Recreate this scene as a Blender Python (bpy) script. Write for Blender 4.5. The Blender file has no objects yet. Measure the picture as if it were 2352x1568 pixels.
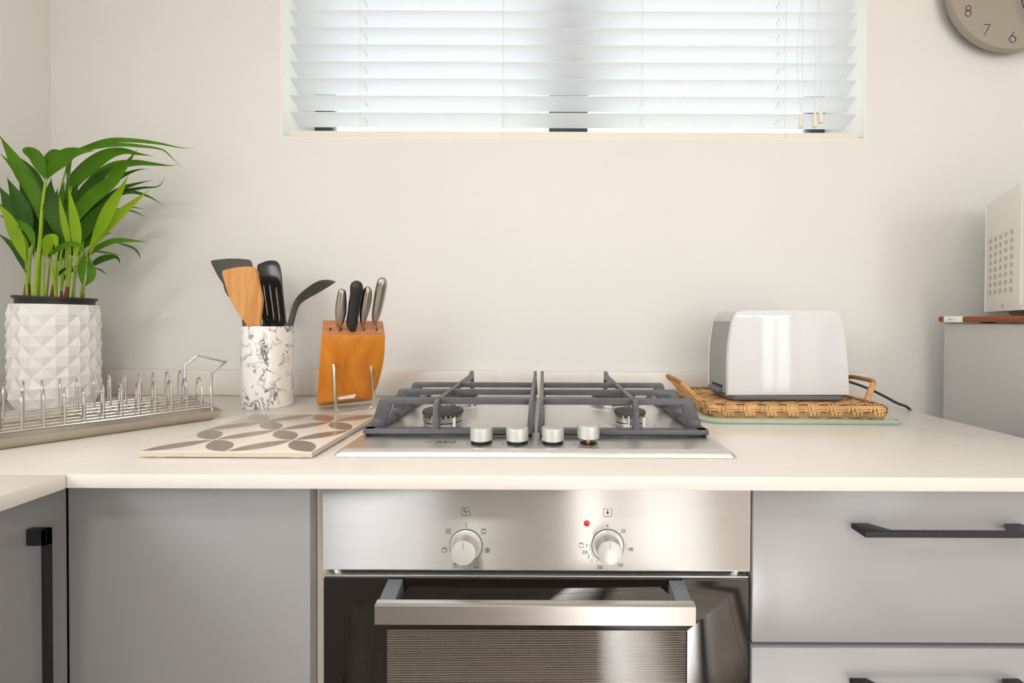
import bpy, bmesh, math, random
from mathutils import Vector, Matrix, Euler
random.seed(7)
S = bpy.context.scene
COL = S.collection
PI = math.pi

# ------------------------------------------------------------------ camera
F_PX, CU, CV = 982.0, 1250.0, 745.0           # focal length and principal point of the photograph
CAM_Z, PITCH, ROLL = 1.104, 0.010, -0.004
cam_d = bpy.data.cameras.new('camera'); cam = bpy.data.objects.new('camera', cam_d); COL.objects.link(cam)
cam_d.sensor_width = 36.0; cam_d.lens = F_PX * 36.0 / 2352.0
cam_d.shift_x = (1176 - CU) / 2352.0; cam_d.shift_y = -(784 - CV) / 2352.0
cam_d.clip_start = 0.02; cam_d.clip_end = 100
CAM_R = Matrix.Rotation(ROLL, 3, 'Y') @ Matrix.Rotation(PI / 2 - PITCH, 3, 'X')
cam.matrix_world = Matrix.Translation((0, 0, CAM_Z)) @ CAM_R.to_4x4()
S.camera = cam

def at(u, v, Y):
    """real point at depth Y seen at pixel (u, v) of the photograph"""
    d = CAM_R @ Vector(((u - CU) / F_PX, -(v - CV) / F_PX, -1.0))
    return Vector((0, 0, CAM_Z)) + d * (Y / d.y)

# ------------------------------------------------------------------ view, world, lights
vs = S.view_settings
vs.view_transform = 'Standard'; vs.look = 'None'; vs.gamma = 1.0; vs.use_curve_mapping = False
vs.exposure = 0.19
W = bpy.data.worlds.new('sky'); S.world = W; W.use_nodes = True
W.node_tree.nodes['Background'].inputs[0].default_value = (0.95, 0.975, 1.0, 1)
W.node_tree.nodes['Background'].inputs[1].default_value = 5.4

def area(name, loc, rot, sx, sy, energy, color, shape='RECTANGLE'):
    l = bpy.data.lights.new(name, 'AREA'); l.shape = shape; l.size = sx
    if shape == 'RECTANGLE': l.size_y = sy
    l.energy = energy; l.color = color
    o = bpy.data.objects.new(name, l); o.location = loc; o.rotation_euler = rot; COL.objects.link(o)
    return o
DAY = (0.90, 0.95, 1.0); WARM = (1.0, 0.95, 0.88)
area('daylight_side_window', (-1.40, -1.15, 1.72), (0, -PI / 2, 0), .90, 2.0, 15, DAY)
area('daylight_glass_door', (2.10, -2.66, 1.25), (PI / 2, 0, 0), 1.05, 1.7, 19, DAY)
for lx, ly, lw in ((-0.5, -0.35, 7), (0.9, -0.35, 2.5), (0.2, -1.7, 2.5)):
    area('ceiling_downlight', (lx, ly, 2.44), (0, 0, 0), 0.22, 0.22, lw, WARM, 'DISK')
sl_ = bpy.data.lights.new('sun', 'SUN'); sl_.energy = 25; sl_.angle = 0.03; sl_.color = (1.0, 0.985, 0.97)
so = bpy.data.objects.new('sun', sl_); COL.objects.link(so); so.location = (2, -6, 5)
so.rotation_euler = Vector((-.135, 1.29, -1.0)).to_track_quat('-Z', 'Y').to_euler()

# ------------------------------------------------------------------ materials
def lin(h):
    h = h.lstrip('#'); c = [int(h[i:i + 2], 16) / 255 for i in (0, 2, 4)]
    return tuple(x / 12.92 if x <= 0.04045 else ((x + 0.055) / 1.055) ** 2.4 for x in c) + (1,)

def mat(name, hexc, rough=0.5, metal=0.0, coat=0.0, spec=0.5, vary=0.0, vscale=6.0, bump=0.0, bscale=300.0, stretch=None, trans=0.0, ior=1.45):
    m = bpy.data.materials.new(name); m.use_nodes = True
    nt = m.node_tree; N = nt.nodes; L = nt.links; p = N['Principled BSDF']
    col = lin(hexc)
    p.inputs['Base Color'].default_value = col; p.inputs['Roughness'].default_value = rough
    p.inputs['Metallic'].default_value = metal; p.inputs['Coat Weight'].default_value = coat
    p.inputs['Coat Roughness'].default_value = 0.08
    p.inputs['Specular IOR Level'].default_value = spec
    p.inputs['Transmission Weight'].default_value = trans; p.inputs['IOR'].default_value = ior
    tc = N.new('ShaderNodeTexCoord'); mp = N.new('ShaderNodeMapping'); L.new(tc.outputs['Object'], mp.inputs[0])
    if stretch: mp.inputs['Scale'].default_value = stretch
    if vary:
        n = N.new('ShaderNodeTexNoise'); n.inputs['Scale'].default_value = vscale; n.inputs['Detail'].default_value = 5
        L.new(mp.outputs[0], n.inputs['Vector'])
        r = N.new('ShaderNodeValToRGB'); L.new(n.outputs[0], r.inputs[0])
        r.color_ramp.elements[0].position = 0.3; r.color_ramp.elements[1].position = 0.7
        r.color_ramp.elements[0].color = tuple(c * (1 - vary) for c in col[:3]) + (1,)
        r.color_ramp.elements[1].color = tuple(min(1, c * (1 + vary)) for c in col[:3]) + (1,)
        L.new(r.outputs[0], p.inputs['Base Color'])
    if bump:
        n = N.new('ShaderNodeTexNoise'); n.inputs['Scale'].default_value = bscale; n.inputs['Detail'].default_value = 3
        L.new(mp.outputs[0], n.inputs['Vector'])
        b = N.new('ShaderNodeBump'); b.inputs['Strength'].default_value = bump; b.inputs['Distance'].default_value = 0.001
        L.new(n.outputs[0], b.inputs['Height']); L.new(b.outputs[0], p.inputs['Normal'])
    return m

M = {}
M['wall'] = mat('wall_paint', '#e4e2de', 0.65, vary=0.012, vscale=2.5, bump=0.05, bscale=140, spec=0.22)
M['ceiling'] = mat('ceiling_paint', '#f2efe9', 0.8)
M['reveal'] = mat('reveal_paint', '#f0eee8', 0.6)
M['sky_block'] = mat('sky_block_grey', '#8d877d', 0.8, vary=0.15, vscale=3)  # for the added outdoor ground and walls that hold back sky light
M['grout'] = mat('floor_grout', '#5d4f43', 0.8)
M['tile'] = mat('floor_tile', '#83776c', 0.30, vary=0.14, vscale=5)
M['quartz'] = mat('white_quartz', '#e6e0d8', 0.22, vary=0.012, vscale=40, spec=0.45)
M['lacquer'] = mat('grey_lacquer', '#9b9b9c', 0.30, vary=0.015, vscale=4, spec=0.55, coat=0.35)
M['lacquer'].node_tree.nodes['Principled BSDF'].inputs['Coat Roughness'].default_value = 0.16
M['carcass'] = mat('cream_melamine', '#d9d0bf', 0.5)
M['shadow_gap'] = mat('dark_plinth', '#3a3a3e', 0.6)
M['black_metal'] = mat('black_metal', '#17161a', 0.35, spec=0.5)
M['steel'] = mat('brushed_steel', '#e8e6e3', 0.40, metal=1.0, vary=0.02, vscale=30, stretch=(0.4, 12, 12))
M['steel_panel'] = mat('brushed_steel_panel', '#d6d4d1', 0.20, metal=1.0, vary=0.02, vscale=8, stretch=(1, 20, 20), bump=0.05, bscale=30)
M['steel_handle'] = mat('satin_aluminium', '#d5d4d2', 0.36, metal=1.0, vary=0.03, vscale=20, stretch=(0.5, 12, 12))
M['chrome'] = mat('chromed_wire', '#d8d6d4', 0.12, metal=1.0)
M['knife_steel'] = mat('satin_knife_steel', '#b7b1a9', 0.27, metal=1.0)
M['zinc'] = mat('zinc_wire', '#c8c6b4', 0.3, metal=1.0, vary=0.12, vscale=60)
M['knob_silver'] = mat('silver_knob', '#d3d2ce', 0.42, metal=0.55, spec=0.5)
M['knob_grip'] = mat('satin_grip', '#bdb8b0', 0.3, metal=0.7)
M['knob_white'] = mat('pearl_knob', '#cdccc9', 0.33, metal=0.25, coat=0.2)
M['iron'] = mat('cast_iron_enamel', '#56565a', 0.40, vary=0.10, vscale=45, bump=0.12, bscale=420, coat=0.15)
M['burner_cap'] = mat('burner_cap_enamel', '#4a4947', 0.5, bump=0.1, bscale=500)
M['alu'] = mat('burner_alloy', '#c9c6c0', 0.33, metal=1.0)
M['black_rubber'] = mat('black_rubber', '#131215', 0.45)
M['print'] = mat('black_print', '#262428', 0.6)
M['grey_print'] = mat('grey_print', '#6c665e', 0.5)
M['red'] = mat('red_lens', '#e00d0a', 0.15, coat=0.6)
M['oven_glass_black'] = mat('oven_black_glass', '#1c1614', 0.04, spec=0.6, ior=1.55)
M['oven_cavity'] = mat('oven_enamel', '#2c2723', 0.35, vary=0.2, vscale=20)
M['ceramic_white'] = mat('white_ceramic', '#f4f1ef', 0.14, spec=0.5, coat=0.3)
M['nursery'] = mat('black_nursery_plastic', '#2a2726', 0.42)
M['soil'] = mat('potting_soil', '#33261d', 0.95, vary=0.4, vscale=60, bump=0.8, bscale=120)
M['spat_grey'] = mat('grey_nylon', '#4d4e48', 0.42)
M['spat_black'] = mat('black_nylon', '#1f1d1d', 0.24, coat=0.25)
M['knife_black'] = mat('black_knife_grip', '#2b2a2c', 0.36)
M['white_plastic'] = mat('white_gloss_plastic', '#dadadc', 0.10, spec=0.5, coat=0.4)
M['toaster_grey'] = mat('grey_plastic', '#9a9a95', 0.38)
M['toaster_cap'] = mat('pale_grey_plastic', '#c9cbc7', 0.35)
M['toaster_base'] = mat('slate_plastic', '#6a6d73', 0.4)
M['micro_white'] = mat('cream_white_enamel', '#f2efe7', 0.38)
M['vent'] = mat('vent_shadow', '#c4beb3', 0.7)
M['fridge_grey'] = mat('silver_grey_enamel', '#c2c0bc', 0.17, coat=0.25, metal=0.15)
M['board_wood'] = mat('red_brown_wood', '#8f4a22', 0.4, vary=0.18, vscale=20, stretch=(1, 0.3, 8))
M['paper'] = mat('white_paper', '#f2efe8', 0.6)
M['clock_grey'] = mat('warm_grey_clock', '#a0978b', 0.42)
M['blind_rail'] = mat('cream_blind_rail', '#eae4d6', 0.45)
M['cord'] = mat('white_cord', '#e9e6de', 0.7)
M['anthracite'] = mat('anthracite_frame', '#3c4350', 0.45)
M['grid_board'] = mat('cream_glazed_tile', '#eadfd2', 0.16, spec=0.5)
M['board_edge'] = mat('beige_tile_edge', '#d3c2b2', 0.5)
M['leaf_print'] = mat('taupe_print', '#8a7d70', 0.22, spec=0.5)
M['cane'] = mat('wicker_cane', '#d0a16b', 0.5, vary=0.25, vscale=35)
M['cane_dark'] = mat('wicker_cane_dark', '#5e3a1a', 0.7, vary=0.25, vscale=50)
M['cane_wrap'] = mat('wicker_handle', '#a56c36', 0.5, vary=0.25, vscale=45)
M['cable'] = mat('black_cable', '#22252b', 0.4)
M['lamp_white'] = mat('lamp_trim_white', '#f4f2ee', 0.4)

def brushed(m, rough, an):
    nt = m.node_tree; p = nt.nodes['Principled BSDF']; t = nt.nodes.new('ShaderNodeTangent'); t.direction_type = 'UV_MAP'; t.uv_map = 'UVMap'
    p.inputs['Roughness'].default_value = rough; p.inputs['Anisotropic'].default_value = an; p.inputs['Anisotropic Rotation'].default_value = 0.25; nt.links.new(t.outputs[0], p.inputs['Tangent'])
brushed(M['steel_panel'], 0.42, 1.0); brushed(M['steel_handle'], 0.36, 0.7)
# translucent white slat
def slat_mat():
    m = bpy.data.materials.new('white_blind_slat'); m.use_nodes = True; nt = m.node_tree; N = nt.nodes; L = nt.links
    p = N['Principled BSDF']; p.inputs['Base Color'].default_value = lin('#f6f6f5'); p.inputs['Roughness'].default_value = 0.4
    t = N.new('ShaderNodeBsdfTranslucent'); t.inputs[0].default_value = lin('#f4f6f8')
    mx = N.new('ShaderNodeMixShader'); mx.inputs[0].default_value = 0.56
    L.new(p.outputs[0], mx.inputs[1]); L.new(t.outputs[0], mx.inputs[2]); L.new(mx.outputs[0], N['Material Output'].inputs[0])
    return m
M['slat'] = slat_mat()

def glass_mat(name, hexc, gloss=0.10, rough=0.02):
    m = bpy.data.materials.new(name); m.use_nodes = True; nt = m.node_tree; N = nt.nodes; L = nt.links
    N.remove(N['Principled BSDF'])
    t = N.new('ShaderNodeBsdfTransparent'); t.inputs[0].default_value = lin(hexc)
    g = N.new('ShaderNodeBsdfGlossy'); g.inputs['Roughness'].default_value = rough
    fr = N.new('ShaderNodeFresnel'); fr.inputs[0].default_value = 1.5
    mx = N.new('ShaderNodeMixShader'); L.new(fr.outputs[0], mx.inputs[0])
    L.new(t.outputs[0], mx.inputs[1]); L.new(g.outputs[0], mx.inputs[2]); L.new(mx.outputs[0], N['Material Output'].inputs[0])
    return m
M['pane'] = glass_mat('window_glass', '#f4f8f8')
M['green_glass'] = mat('pale_green_glass', '#c3cdb8', 0.08, spec=0.5, coat=0.3)
M['green_edge'] = mat('green_glass_edge', '#8fa896', 0.15, spec=0.6)

# striped printed oven window: fine horizontal print lines on dark glass
def oven_window_mat():
    m = glass_mat('oven_window_glass', '#8d7d70'); nt = m.node_tree; N = nt.nodes; L = nt.links
    base = [n for n in N if n.type == 'MIX_SHADER'][0]; out = N['Material Output']
    tc = N.new('ShaderNodeTexCoord'); sx = N.new('ShaderNodeSeparateXYZ'); L.new(tc.outputs['Object'], sx.inputs[0])
    f = N.new('ShaderNodeMath'); f.operation = 'MULTIPLY'; f.inputs[1].default_value = 1 / 0.0024; L.new(sx.outputs[2], f.inputs[0])
    fr = N.new('ShaderNodeMath'); fr.operation = 'FRACT'; L.new(f.outputs[0], fr.inputs[0])
    g = N.new('ShaderNodeMath'); g.operation = 'LESS_THAN'; g.inputs[1].default_value = 0.5; L.new(fr.outputs[0], g.inputs[0])
    p = N.new('ShaderNodeBsdfPrincipled'); p.inputs['Base Color'].default_value = lin('#8f8478'); p.inputs['Roughness'].default_value = 0.12
    mx = N.new('ShaderNodeMixShader'); L.new(g.outputs[0], mx.inputs[0]); L.new(base.outputs[0], mx.inputs[1]); L.new(p.outputs[0], mx.inputs[2])
    L.new(mx.outputs[0], out.inputs[0]); return m
M['oven_window'] = oven_window_mat()

def marble_mat():
    m = mat('marbled_ceramic', '#f3f0ec', 0.12, coat=0.4); nt = m.node_tree; N = nt.nodes; L = nt.links; p = N['Principled BSDF']
    tc = N.new('ShaderNodeTexCoord')
    def vein(scale, loc, width, rot):
        mp = N.new('ShaderNodeMapping'); L.new(tc.outputs['Object'], mp.inputs[0]); mp.inputs['Location'].default_value = loc
        mp.inputs['Rotation'].default_value = rot; mp.inputs['Scale'].default_value = (1, 1, 0.55)
        n = N.new('ShaderNodeTexNoise'); n.inputs['Scale'].default_value = scale; n.inputs['Detail'].default_value = 7; n.inputs['Roughness'].default_value = 0.62; n.inputs['Distortion'].default_value = 0.6
        L.new(mp.outputs[0], n.inputs['Vector'])
        s = N.new('ShaderNodeMath'); s.operation = 'SUBTRACT'; s.inputs[1].default_value = 0.5; L.new(n.outputs[0], s.inputs[0])
        a = N.new('ShaderNodeMath'); a.operation = 'ABSOLUTE'; L.new(s.outputs[0], a.inputs[0])
        r = N.new('ShaderNodeMapRange'); r.inputs[1].default_value = 0.0; r.inputs[2].default_value = width; r.inputs[3].default_value = 1; r.inputs[4].default_value = 0
        L.new(a.outputs[0], r.inputs[0])
        n2 = N.new('ShaderNodeTexNoise'); n2.inputs['Scale'].default_value = scale * 0.9; n2.inputs['Detail'].default_value = 3
        mp2 = N.new('ShaderNodeMapping'); mp2.inputs['Location'].default_value = (loc[1] + 3, loc[0], 5); L.new(tc.outputs['Object'], mp2.inputs[0]); L.new(mp2.outputs[0], n2.inputs['Vector'])
        r2 = N.new('ShaderNodeMapRange'); r2.inputs[1].default_value = 0.46; r2.inputs[2].default_value = 0.57; L.new(n2.outputs[0], r2.inputs[0])
        k = N.new('ShaderNodeMath'); k.operation = 'MULTIPLY'; L.new(r.outputs[0], k.inputs[0]); L.new(r2.outputs[0], k.inputs[1]); return k
    a = vein(12, (5.3, 1.4, 2.2), 0.020, (0.3, 0.9, 0.2)); b = vein(34, (4.1, 2.0, 0.9), 0.035, (0.7, -0.4, 0))
    mx = N.new('ShaderNodeMath'); mx.operation = 'MAXIMUM'; L.new(a.outputs[0], mx.inputs[0]); L.new(b.outputs[0], mx.inputs[1])
    mi = N.new('ShaderNodeMix'); mi.data_type = 'RGBA'; L.new(mx.outputs[0], mi.inputs[0])
    mi.inputs[6].default_value = lin('#f3f0ec'); mi.inputs[7].default_value = lin('#2b2724'); L.new(mi.outputs[2], p.inputs['Base Color'])
    return m
M['marble'] = marble_mat()

def wood_mat(name, c0, c1, scale, stretch, rough=0.38, coat=0.2):
    m = mat(name, c0, rough, coat=coat); nt = m.node_tree; N = nt.nodes; L = nt.links; p = N['Principled BSDF']
    tc = N.new('ShaderNodeTexCoord'); mp = N.new('ShaderNodeMapping'); mp.inputs['Scale'].default_value = stretch; L.new(tc.outputs['Object'], mp.inputs[0])
    n = N.new('ShaderNodeTexNoise'); n.inputs['Scale'].default_value = scale; n.inputs['Detail'].default_value = 6; n.inputs['Distortion'].default_value = 1.2
    L.new(mp.outputs[0], n.inputs['Vector'])
    r = N.new('ShaderNodeValToRGB'); r.color_ramp.elements[0].position = 0.32; r.color_ramp.elements[1].position = 0.68
    r.color_ramp.elements[0].color = lin(c0); r.color_ramp.elements[1].color = lin(c1); L.new(n.outputs[0], r.inputs[0]); L.new(r.outputs[0], p.inputs['Base Color'])
    return m
M['block_wood'] = wood_mat('honey_block_wood', '#c26c0c', '#e0912a', 14, (1, 1, 0.35))
M['block_top'] = wood_mat('block_end_grain', '#b3653a', '#c98450', 30, (1, 1, 1))
M['spoon_wood'] = wood_mat('beech_spatula_wood', '#c07d3f', '#dca560', 45, (1, 1, 0.10), 0.5, 0.0)

def leaf_mat(name, c0, c1, tr):
    m = bpy.data.materials.new(name); m.use_nodes = True; nt = m.node_tree; N = nt.nodes; L = nt.links; p = N['Principled BSDF']
    tc = N.new('ShaderNodeTexCoord'); n = N.new('ShaderNodeTexNoise'); n.inputs['Scale'].default_value = 14; L.new(tc.outputs['Object'], n.inputs['Vector'])
    r = N.new('ShaderNodeValToRGB'); r.color_ramp.elements[0].position = 0.3; r.color_ramp.elements[1].position = 0.7
    r.color_ramp.elements[0].color = lin(c0); r.color_ramp.elements[1].color = lin(c1); L.new(n.outputs[0], r.inputs[0]); L.new(r.outputs[0], p.inputs['Base Color'])
    p.inputs['Roughness'].default_value = 0.48; p.inputs['Specular IOR Level'].default_value = 0.25
    t = N.new('ShaderNodeBsdfTranslucent'); t.inputs[0].default_value = lin(c1)
    mx = N.new('ShaderNodeMixShader'); mx.inputs[0].default_value = tr; L.new(p.outputs[0], mx.inputs[1]); L.new(t.outputs[0], mx.inputs[2]); L.new(mx.outputs[0], N['Material Output'].inputs[0])
    return m
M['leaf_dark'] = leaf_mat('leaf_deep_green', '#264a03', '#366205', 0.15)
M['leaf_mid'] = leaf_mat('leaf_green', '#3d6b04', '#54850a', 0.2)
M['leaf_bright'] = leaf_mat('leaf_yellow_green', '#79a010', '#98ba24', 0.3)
M['stem_green'] = leaf_mat('stem_yellow_green', '#8fae2c', '#aecb48', 0.1)
M['stem_brown'] = leaf_mat('stem_red_brown', '#6d3f24', '#8a5a34', 0.0)

# ------------------------------------------------------------------ mesh helpers
def merge(bm, tmp, Mx=None):
    if Mx is not None: bmesh.ops.transform(tmp, matrix=Mx, verts=tmp.verts)
    me = bpy.data.meshes.new('tmp'); tmp.to_mesh(me); tmp.free(); bm.from_mesh(me); bpy.data.meshes.remove(me); return bm

def box(bm, x0, x1, y0, y1, z0, z1, bev=0.0, seg=2, Mx=None):
    t = bmesh.new(); bmesh.ops.create_cube(t, size=1)
    for v in t.verts: v.co = Vector(((x0 + x1) / 2 + v.co.x * (x1 - x0), (y0 + y1) / 2 + v.co.y * (y1 - y0), (z0 + z1) / 2 + v.co.z * (z1 - z0)))
    if bev: bmesh.ops.bevel(t, geom=list(t.edges), offset=bev, segments=seg, profile=0.5, affect='EDGES')
    return merge(bm, t, Mx)

def bar(bm, p0, p1, w, h, w1=None, h1=None, up=(0, 0, 1), bev=0.0):
    """bar from p0 to p1, w across and h along 'up'; may taper to w1, h1"""
    p0 = Vector(p0); p1 = Vector(p1); d = (p1 - p0).normalized(); up = Vector(up)
    s = d.cross(up).normalized(); n = s.cross(d).normalized(); w1 = w if w1 is None else w1; h1 = h if h1 is None else h1
    t = bmesh.new(); vs_ = []
    for p, a, b in ((p0, w, h), (p1, w1, h1)):
        for i, j in ((-1, -1), (1, -1), (1, 1), (-1, 1)): vs_.append(t.verts.new(p + s * (a / 2 * i) + n * (b / 2 * j)))
    for f in ((3, 2, 1, 0), (4, 5, 6, 7), (0, 1, 5, 4), (1, 2, 6, 5), (2, 3, 7, 6), (3, 0, 4, 7)): t.faces.new([vs_[k] for k in f])
    bmesh.ops.recalc_face_normals(t, faces=t.faces)
    if bev: bmesh.ops.bevel(t, geom=list(t.edges), offset=bev, segments=2, profile=0.5, affect='EDGES')
    return merge(bm, t)

def tube(bm, pts, r, n=8, closed=False, cap=True, flat=None):
    pts = [Vector(p) for p in pts]; k = len(pts); rs = r if isinstance(r, (list, tuple)) else [r] * k
    t = bmesh.new(); rings = []; prev = None
    for i, p in enumerate(pts):
        if closed: d = pts[(i + 1) % k] - pts[i - 1]
        else: d = pts[min(i + 1, k - 1)] - pts[max(i - 1, 0)]
        d.normalize()
        if prev is None:
            a = Vector((0, 0, 1)) if abs(d.z) < 0.9 else Vector((1, 0, 0)); s = d.cross(a).normalized()
        else:
            s = prev - d * prev.dot(d); s.normalize()
        prev = s; q = d.cross(s)
        rings.append([t.verts.new(p + (s * math.cos(2 * PI * j / n) + q * math.sin(2 * PI * j / n)) * rs[i]) for j in range(n)])
    for i in range(k if closed else k - 1):
        A, B = rings[i], rings[(i + 1) % k]
        for j in range(n): t.faces.new((A[j], A[(j + 1) % n], B[(j + 1) % n], B[j]))
    if cap and not closed: t.faces.new(rings[0][::-1]); t.faces.new(rings[-1])
    bmesh.ops.recalc_face_normals(t, faces=t.faces)
    return merge(bm, t)

def lathe(bm, prof, c=(0, 0, 0), n=32, Mx=None, cap=True):
    """profile of (radius, height) round the Z axis, then moved to c or by Mx"""
    t = bmesh.new(); rings = []
    for r, z in prof: rings.append([t.verts.new((r * math.cos(2 * PI * j / n), r * math.sin(2 * PI * j / n), z)) for j in range(n)])
    for A, B in zip(rings, rings[1:]):
        for j in range(n): t.faces.new((A[j], A[(j + 1) % n], B[(j + 1) % n], B[j]))
    if cap:
        if prof[0][0] > 1e-6: t.faces.new(rings[0][::-1])
        if prof[-1][0] > 1e-6: t.faces.new(rings[-1])
    bmesh.ops.remove_doubles(t, verts=t.verts, dist=1e-6)
    bmesh.ops.recalc_face_normals(t, faces=t.faces)
    return merge(bm, t, Mx if Mx is not None else Matrix.Translation(c))

def smooth_poly(pts, sub=6, closed=True):
    """Catmull-Rom through the points"""
    P = [Vector(p) for p in pts]; k = len(P); out = []
    for i in range(k if closed else k - 1):
        if closed: a, b, c, d = P[i - 1], P[i], P[(i + 1) % k], P[(i + 2) % k]
        else: a, b, c, d = P[max(i - 1, 0)], P[i], P[i + 1], P[min(i + 2, k - 1)]
        for s in range(sub):
            x = s / sub
            out.append(0.5 * ((2 * b) + (c - a) * x + (2 * a - 5 * b + 4 * c - d) * x * x + (3 * b - a - 3 * c + d) * x ** 3))
    if not closed: out.append(P[-1])
    return out

def _eval(ob):
    COL.objects.link(ob); bpy.context.view_layer.update()
    dg = bpy.context.evaluated_depsgraph_get(); me = bpy.data.meshes.new_from_object(ob.evaluated_get(dg))
    COL.objects.unlink(ob); d = ob.data; bpy.data.objects.remove(ob); bpy.data.curves.remove(d); return me

def plate(bm, outer, holes, depth, fn, bev=0.0):
    """flat outline with holes, 'depth' thick (0..depth), beveled; fn maps (a, b, d) to a point"""
    cu = bpy.data.curves.new('t', 'CURVE'); cu.dimensions = '2D'; cu.fill_mode = 'BOTH'
    cu.extrude = max(depth / 2 - bev, 1e-5); cu.bevel_depth = bev; cu.bevel_resolution = 1; cu.offset = -bev
    for poly in [outer] + list(holes):
        sp = cu.splines.new('POLY'); sp.points.add(len(poly) - 1)
        for q, p in zip(sp.points, poly): q.co = (p[0], p[1], 0, 1)
        sp.use_cyclic_u = True
    me = _eval(bpy.data.objects.new('t', cu)); t = bmesh.new(); t.from_mesh(me); bpy.data.meshes.remove(me)
    bmesh.ops.remove_doubles(t, verts=t.verts, dist=1e-6)
    for v in t.verts: v.co = Vector(fn(v.co.x, v.co.y, v.co.z + depth / 2))
    bmesh.ops.recalc_face_normals(t, faces=t.faces)
    return merge(bm, t)

def text(bm, s, size, fn, align='CENTER', xs=1.0):
    cu = bpy.data.curves.new('t', 'FONT'); cu.body = s; cu.size = size; cu.align_x = align; cu.align_y = 'CENTER'; cu.extrude = 0.0001
    me = _eval(bpy.data.objects.new('t', cu)); t = bmesh.new(); t.from_mesh(me); bpy.data.meshes.remove(me)
    for v in t.verts: v.co = Vector(fn(v.co.x * xs, v.co.y, v.co.z))
    return merge(bm, t)

def rrect(x0, x1, y0, y1, r, n=6):
    rs = r if isinstance(r, (list, tuple)) else [r] * 4; out = []
    for (cx, cy, a0), q in zip(((x1 - rs[0], y1 - rs[0], 0), (x0 + rs[1], y1 - rs[1], 90), (x0 + rs[2], y0 + rs[2], 180), (x1 - rs[3], y0 + rs[3], 270)), rs):
        for i in range(n + 1):
            a = math.radians(a0 + 90 * i / n); out.append((cx + q * math.cos(a), cy + q * math.sin(a)))
    return out

ORG = {}
def finish(me, bm, smooth, m):
    if smooth:
        for f in bm.faces: f.smooth = True
        for e in bm.edges:
            if len(e.link_faces) == 2 and e.calc_face_angle(0) > math.radians(smooth): e.smooth = False
    if any(x in ('steel_panel', 'steel_handle') for x in (m if isinstance(m, (list, tuple)) else [m])):
        uv = bm.loops.layers.uv.new('UVMap')
        for f in bm.faces:
            for l in f.loops: l[uv].uv = (l.vert.co.x, l.vert.co.z + l.vert.co.y * .3)
    bm.to_mesh(me); bm.free()
    for x in (m if isinstance(m, (list, tuple)) else [m]): me.materials.append(M[x] if isinstance(x, str) else x)

def thing(name, loc, label, cat, group=None, kind=None):
    o = bpy.data.objects.new(name, None); o.empty_display_size = 0.05; COL.objects.link(o); o.location = loc; ORG[o] = Vector(loc)
    tag(o, label, cat, group, kind); return o
def tag(o, label=None, cat=None, group=None, kind=None):
    if label: o['label'] = label
    if cat: o['category'] = cat
    if group: o['group'] = group
    if kind: o['kind'] = kind
    return o
def part(name, bm, m, parent, smooth=35, label=None, kind=None):
    me = bpy.data.meshes.new(name); org = ORG[parent]
    for v in bm.verts: v.co -= org
    finish(me, bm, smooth, m); o = bpy.data.objects.new(name, me); COL.objects.link(o); o.parent = parent; ORG[o] = org
    return tag(o, label, kind=kind)
def pieces(name, bm, m, parent, smooth=35, kind=None):
    """every separate piece of bm becomes a part of its own"""
    bm.verts.ensure_lookup_table(); seen = set()
    for v0 in bm.verts:
        if v0 in seen: continue
        st = [v0]; seen.add(v0); grp = []
        while st:
            v = st.pop(); grp.append(v)
            for e in v.link_edges:
                w = e.other_vert(v)
                if w not in seen: seen.add(w); st.append(w)
        t = bmesh.new(); mp = {v: t.verts.new(v.co) for v in grp}
        for f in {f for v in grp for f in v.link_faces}: t.faces.new([mp[v] for v in f.verts])
        part(name, t, m, parent, smooth, kind=kind)
    bm.free()
def single(name, bm, m, loc, label=None, cat=None, group=None, kind=None, smooth=35):
    me = bpy.data.meshes.new(name); loc = Vector(loc)
    for v in bm.verts: v.co -= loc
    finish(me, bm, smooth, m); o = bpy.data.objects.new(name, me); COL.objects.link(o); o.location = loc; ORG[o] = loc
    return tag(o, label, cat, group, kind)
def again(src, parent, off):
    """copy of a part (sharing its mesh), shifted by off"""
    o = src.copy(); COL.objects.link(o); o.parent = parent; o.location = src.location + Vector(off); ORG[o] = ORG[parent]; return o
def B(): return bmesh.new()

# ================================================================== THE ROOM
WB = 1.158                                     # room face of the back wall
XL, XR, YR, ZC = -1.331, 3.0, -2.6, 2.5
WX0, WX1, WZ0, WZ1 = -0.713, 0.866, 1.5935, 2.17  # window opening in the back wall
bm = B()
for x0, x1, z0, z1 in ((XL - .2, WX0, 0, ZC), (WX1, XR + .2, 0, ZC), (WX0, WX1, 0, WZ0), (WX0, WX1, WZ1, ZC)): box(bm, x0, x1, WB, WB + .22, z0, z1)
single('wall_back', bm, 'wall', (0, WB, 0), kind='structure', smooth=0)
bm = B()                                       # left wall with a window towards the camera's end of the room
for y0, y1, z0, z1 in ((-.10, WB, 0, ZC), (YR, -2.20, 0, ZC), (-2.20, -.10, 0, 1.25), (-2.20, -.10, 2.18, ZC)): box(bm, XL - .2, XL, y0, y1, z0, z1)
single('wall_left', bm, 'wall', (XL, 0, 0), kind='structure', smooth=0)
bm = B(); box(bm, XR, XR + .2, YR, WB, 0, ZC); single('wall_right', bm, 'wall', (XR, 0, 0), kind='structure', smooth=0)
bm = B()
for x0, x1, z0, z1 in ((XL - .2, .4, 0, ZC), (2.7, XR + .2, 0, ZC), (.4, 2.7, 2.17, ZC)): box(bm, x0, x1, YR - .2, YR, z0, z1)
single('wall_rear', bm, 'wall', (0, YR, 0), kind='structure', smooth=0)
bm = B(); box(bm, XL - .2, XR + .2, YR - .2, WB + .22, ZC, ZC + .1); single('ceiling', bm, 'ceiling', (0, 0, ZC), kind='structure', smooth=0)
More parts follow.
